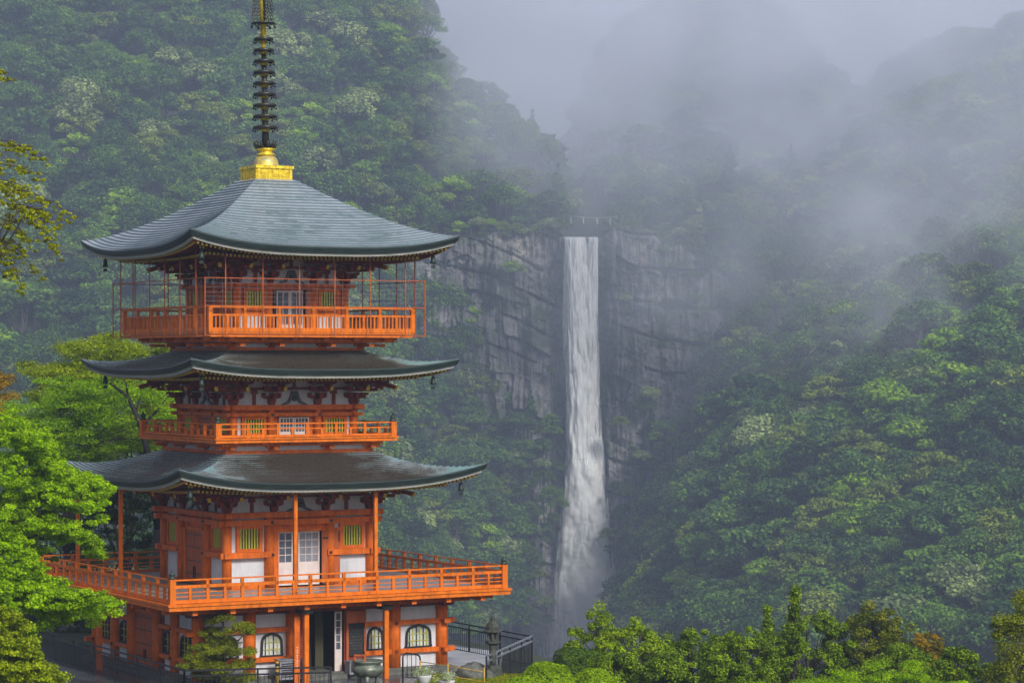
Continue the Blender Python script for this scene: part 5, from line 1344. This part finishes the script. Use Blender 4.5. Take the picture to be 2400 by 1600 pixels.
# ledges and foot of the cliff
for (x0, y0, x1, y1, n, dY) in ((900, 1010, 1300, 1100, 26, 672), (930, 552, 1310, 582, 60, 691), (1440, 552, 1700, 600, 20, 692), (1490, 950, 1580, 1250, 18, 674), (1195, 660, 1225, 680, 2, 682), (1280, 860, 1300, 900, 2, 680), (1040, 985, 1080, 1000, 3, 680), (1500, 700, 1660, 760, 6, 686), (1180, 1000, 1310, 1240, 30, 667), (1440, 555, 1720, 760, 16, 685), (1450, 800, 1690, 1000, 9, 684), (1430, 1010, 1570, 1440, 34, 668), (1185, 1060, 1288, 1490, 60, 667)):
    for i in range(n):
        p = W(rng.uniform(x0, x1), rng.uniform(y0, y1), dY); cand.append((3, *p, *to_px(np.array(p))))
cand = np.array(cand)
# thin out so crowns stay apart
order = rng.permutation(len(cand)); cell = {}; keep = []
for i in order:
    hid, x, y, z, px, py, d = cand[i]
    if hid == 0 and 900 < px < 1345 and 590 < py < 1000 and d > 692: continue        # behind the cliff face
    if any(a < px < c and b < py < e for a, b, c, e in bare): continue
    if 1328 < px < 1450 and py > 470 and hid < 3: continue               # dark gorge above the lip stays open
    if hid == 0 and px > 1235 and py > 1090: continue                    # spray zone
    if hid == 2 and px < 1475 + max(0, 1420 - py) * .1 and py > 1300: continue
    md = 5.0 if hid < 3 else 2.0
    kx, ky, kz = int(x // 5), int(y // 5), int(z // 5); bad = False
    for a in (-1, 0, 1):
        for b in (-1, 0, 1):
            for c in (-1, 0, 1):
                for j in cell.get((kx + a, ky + b, kz + c), ()):
                    if (cand[j, 1] - x) ** 2 + (cand[j, 2] - y) ** 2 + (cand[j, 3] - z) ** 2 < md * md: bad = True
    if bad: continue
    cell.setdefault((kx, ky, kz), []).append(i); keep.append(i)
T = cand[keep]
kind = rng.choice(8, len(T), p=[.17, .22, .17, .03, .15, .05, .13, .08])
kind[(T[:, 0] == 2) & (kind == 3)] = 6                                 # no conifers on the right slope
bright_px = [(2060, 990, "large bright spring-green tree high on the right hillside"), (2085, 1030, "bright green tree beside the large spring-green one"), (2200, 880, "bright tree at the edge of the drifting mist"), (2120, 1100, "bright tree below the large spring-green one"), (1800, 1010, "bright tree nearest the cliff on the right hillside"), (1620, 1220, "bright tree at the foot of the cliff right of the waterfall"), (1605, 1260, "small bright tree below the one at the cliff foot"), (2010, 1260, "bright tree low on the right hillside"), (2035, 1320, "pale green tree just under the low bright one"), (2240, 465, "bright tree glimpsed through mist at upper right"), (2270, 610, "faint bright tree in the mist at the right"), (330, 350, "bright green tree above the top roof on the left hill"), (345, 420, "bright green tree just over the top roof's left slope"), (290, 530, "bright tree touching the top roof's left eave"), (850, 460, "bright tree right of the top roof's slope"), (1205, 662, "small bright tree on a cliff ledge left of the waterfall"), (1960, 1110, "bright narrow tree left of the large spring-green one")]
special = {}
for (bx, by, lab) in bright_px:
    j = int(np.argmin((T[:, 4] - bx) ** 2 + (T[:, 5] - 45 - by) ** 2)); kind[j] = 5; special[j] = lab
scl = rng.uniform(.75, 1.5, len(T)); scl[T[:, 0] == 3] *= .5
scl[list(special)] = np.where(T[list(special), 6] < 640, 1.45, 1.0)
hard = (T[:, 0] == 3) & (T[:, 6] < 690) & (T[:, 6] > 674); scl[hard] *= .8
# the trees that show largest stand as things; the rest is one wood
vis = (T[:, 4] > -20) & (T[:, 4] < 2420) & (T[:, 5] < 1520)
pg = ((T[:, 4] > 200) & (T[:, 4] < 1060) & (T[:, 5] > 560)) | ((T[:, 4] < 420) & (T[:, 5] > 830)) | ((T[:, 4] > 1250) & (T[:, 5] > 1480))
size = scl / T[:, 6] * (vis & ~pg)
big = np.argsort(-size)[:300]
big = [int(i) for i in big if size[i] > 0]; big = list(dict.fromkeys(big + list(special)))
HN = ["on the slope behind the pagoda", "on the misty slope above the waterfall", "on the hillside right of the waterfall", "on the rocks of the cliff"]
used = {}
for i in big:
    hid, x, y, z = T[i, :4]; k = int(kind[i])
    o = PROTO[k] if k not in used else PROTO[k].copy()
    used[k] = True; COL.objects.link(o)
    o.location = (x, y, z - .5); o.rotation_euler = (0, 0, rng.random() * 6.283); s = scl[i]; o.scale = (s, s, s * rng.uniform(.9, 1.1))
    if i in special: tag(o, special[i], "tree", "bright spring-green trees on the hills")
    else: tag(o, "%s %s" % (KINDS[k][4], HN[int(hid)]), "tree", "%ss %s" % (KINDS[k][4], HN[int(hid)]))
rest = np.array([i for i in range(len(T)) if i not in set(big)])
for k in range(8):
    if k in used: continue
    i = [j for j in rest if kind[j] == k] or [rest[0]]; i = int(i[0]); rest = rest[rest != i]
    COL.objects.link(PROTO[k]); PROTO[k].location = (T[i, 1], T[i, 2], T[i, 3] - .5); PROTO[k].scale = (scl[i],) * 3
    tag(PROTO[k], "%s %s" % (KINDS[k][4], HN[int(T[i, 0])]), "tree", "%ss %s" % (KINDS[k][4], HN[int(T[i, 0])]))
# rest of the wood: points carrying the same tree meshes
me = bpy.data.meshes.new("forest"); me.vertices.add(len(rest)); me.vertices.foreach_set("co", (T[rest, 1:4] - np.array([0, 0, .5])).astype(np.float32).ravel())
for nm, ty, val in (("kind", 'INT', kind[rest].astype(np.int32)), ("size", 'FLOAT', scl[rest].astype(np.float32)), ("turn", 'FLOAT', (rng.random(len(rest)) * 6.283).astype(np.float32))):
    at = me.attributes.new(nm, ty, 'POINT'); at.data.foreach_set("value", val)
FO = put(bpy.data.objects.new("forest", me)); tag(FO, "dense mixed wood covering the misty hills around the waterfall", "forest", kind="stuff")
ng = bpy.data.node_groups.new("scatter_trees", 'GeometryNodeTree')
ng.interface.new_socket("Geometry", in_out='INPUT', socket_type='NodeSocketGeometry'); ng.interface.new_socket("Geometry", in_out='OUTPUT', socket_type='NodeSocketGeometry')
N_ = ng.nodes; gi = N_.new("NodeGroupInput"); go = N_.new("NodeGroupOutput")
g2i = N_.new("GeometryNodeGeometryToInstance")
for o in reversed(PROTO):
    oi = N_.new("GeometryNodeObjectInfo"); oi.transform_space = 'ORIGINAL'; oi.inputs["Object"].default_value = o; oi.inputs["As Instance"].default_value = True
    ng.links.new(oi.outputs["Geometry"], g2i.inputs[0])
iop = N_.new("GeometryNodeInstanceOnPoints"); iop.inputs["Pick Instance"].default_value = True
def attr(nm, ty):
    a = N_.new("GeometryNodeInputNamedAttribute"); a.data_type = ty; a.inputs["Name"].default_value = nm; return a.outputs["Attribute"]
# geometry-to-instance makes one instance per joined input, so join instead
N_.remove(g2i); jn = N_.new("GeometryNodeJoinGeometry")
for oi in [n for n in N_ if n.bl_idname == "GeometryNodeObjectInfo"]: ng.links.new(oi.outputs["Geometry"], jn.inputs[0])
ng.links.new(gi.outputs[0], iop.inputs["Points"]); ng.links.new(jn.outputs[0], iop.inputs["Instance"])
ng.links.new(attr("kind", 'INT'), iop.inputs["Instance Index"])
cx_ = N_.new("ShaderNodeCombineXYZ"); ng.links.new(attr("turn", 'FLOAT'), cx_.inputs[2])
ng.links.new(cx_.outputs[0], iop.inputs["Rotation"]); ng.links.new(attr("size", 'FLOAT'), iop.inputs["Scale"])
ng.links.new(iop.outputs[0], go.inputs[0])
md = FO.modifiers.new("trees", 'NODES'); md.node_group = ng
print("forest:", len(big), "trees as things,", len(rest), "in the wood")
# ------------------------------------------------------------------ air: even haze and the drifting mist
m, t, b = new_mat("hazy_air"); t.nodes.remove(b)
v = t.nodes.new("ShaderNodeVolumePrincipled"); v.inputs["Color"].default_value = (*HAZE_COLOR, 1); v.inputs["Density"].default_value = HAZE_DENSITY; v.inputs["Anisotropy"].default_value = .1
t.links.new(v.outputs[0], t.nodes["Material Output"].inputs["Volume"])
mb = MB(); mb.box(-1700, 1700, -1690, 1700, -90, 330)
tag(mb.build("haze", m), "pale grey blue haze filling the valley", "haze", kind="stuff")
def mist(label, px, py, Y, rad, dens, seed, nsc=.025, lo=.35, hi=.75, col=(.85, .88, .98)):
    c = W(px, py, Y)
    m, t, b = new_mat("mist_air"); t.nodes.remove(b)
    v = t.nodes.new("ShaderNodeVolumePrincipled"); v.inputs["Color"].default_value = (*col, 1)
    tc = t.nodes.new("ShaderNodeTexCoord")
    mp = t.nodes.new("ShaderNodeMapping"); mp.inputs["Scale"].default_value = tuple(1 / r for r in rad); t.links.new(tc.outputs["Object"], mp.inputs[0])
    gr_ = t.nodes.new("ShaderNodeTexGradient"); gr_.gradient_type = 'SPHERICAL'; t.links.new(mp.outputs[0], gr_.inputs[0])
    ad = t.nodes.new("ShaderNodeVectorMath"); ad.operation = 'ADD'; ad.inputs[1].default_value = (seed * 31.7, seed * 7.3, seed); t.links.new(tc.outputs["Object"], ad.inputs[0])
    n = t.nodes.new("ShaderNodeTexNoise"); n.inputs["Scale"].default_value = nsc; n.inputs["Detail"].default_value = 3; t.links.new(ad.outputs[0], n.inputs[0])
    mr = t.nodes.new("ShaderNodeMapRange"); mr.interpolation_type = 'SMOOTHSTEP'; mr.inputs[1].default_value = lo; mr.inputs[2].default_value = hi; t.links.new(n.outputs[0], mr.inputs[0])
    m2 = t.nodes.new("ShaderNodeMapRange"); m2.interpolation_type = 'SMOOTHSTEP'; m2.inputs[2].default_value = .7; t.links.new(gr_.outputs["Fac"], m2.inputs[0])
    mu = t.nodes.new("ShaderNodeMath"); mu.operation = 'MULTIPLY'; t.links.new(mr.outputs[0], mu.inputs[0]); t.links.new(m2.outputs[0], mu.inputs[1])
    mv = t.nodes.new("ShaderNodeMath"); mv.operation = 'MULTIPLY'; mv.inputs[1].default_value = dens; t.links.new(mu.outputs[0], mv.inputs[0]); t.links.new(mv.outputs[0], v.inputs["Density"])
    t.links.new(v.outputs[0], t.nodes["Material Output"].inputs["Volume"])
    mb = MB(); k = 10
    mb.lathe([(max(.01, rad[0] * math.cos(a)), rad[0] * math.sin(a)) for a in np.linspace(-math.pi / 2, math.pi / 2, k)], 18)
    mb.v = [(x, y * rad[1] / rad[0], z * rad[2] / rad[0]) for x, y, z in mb.v]
    o = mb.build("mist", m); o.location = c
    tag(o, label, "mist", kind="stuff")
mist("thick mist between the left ridge and the hill above the waterfall", 1270, 130, 810, (80, 50, 75), .045, 1, .025, .3, .7)
mist("mist hanging round the lower end of the left ridge", 1250, 310, 726, (45, 16, 40), .05, 9, .03, .3, .7)
mist("mist over the top of the hill above the waterfall", 1700, -40, 850, (120, 60, 45), .022, 2)
mist("mist lying in the saddle of the right hills", 2010, 230, 780, (75, 55, 60), .03, 3, .03, .4, .7)
mist("soft mist over the notch between the far right hills", 2060, 110, 800, (70, 40, 48), .03, 11, .03, .35, .7)
mist("broad torn mist over the upper right hillside", 2250, 190, 650, (150, 100, 85), .014, 4, .022, .36, .70)
mist("pale plume of mist drifting down the right hillside", 2200, 640, 560, (44, 30, 50), .022, 5, .045, .42, .66)
mist("thin wisps over the middle of the right hillside", 1880, 520, 620, (90, 55, 70), .014, 8, .03, .40, .70)
mist("spray cloud around the foot of the waterfall", 1360, 1465, 666, (19, 10, 16), .06, 6, .09, .2, .7, (.98, .98, 1))
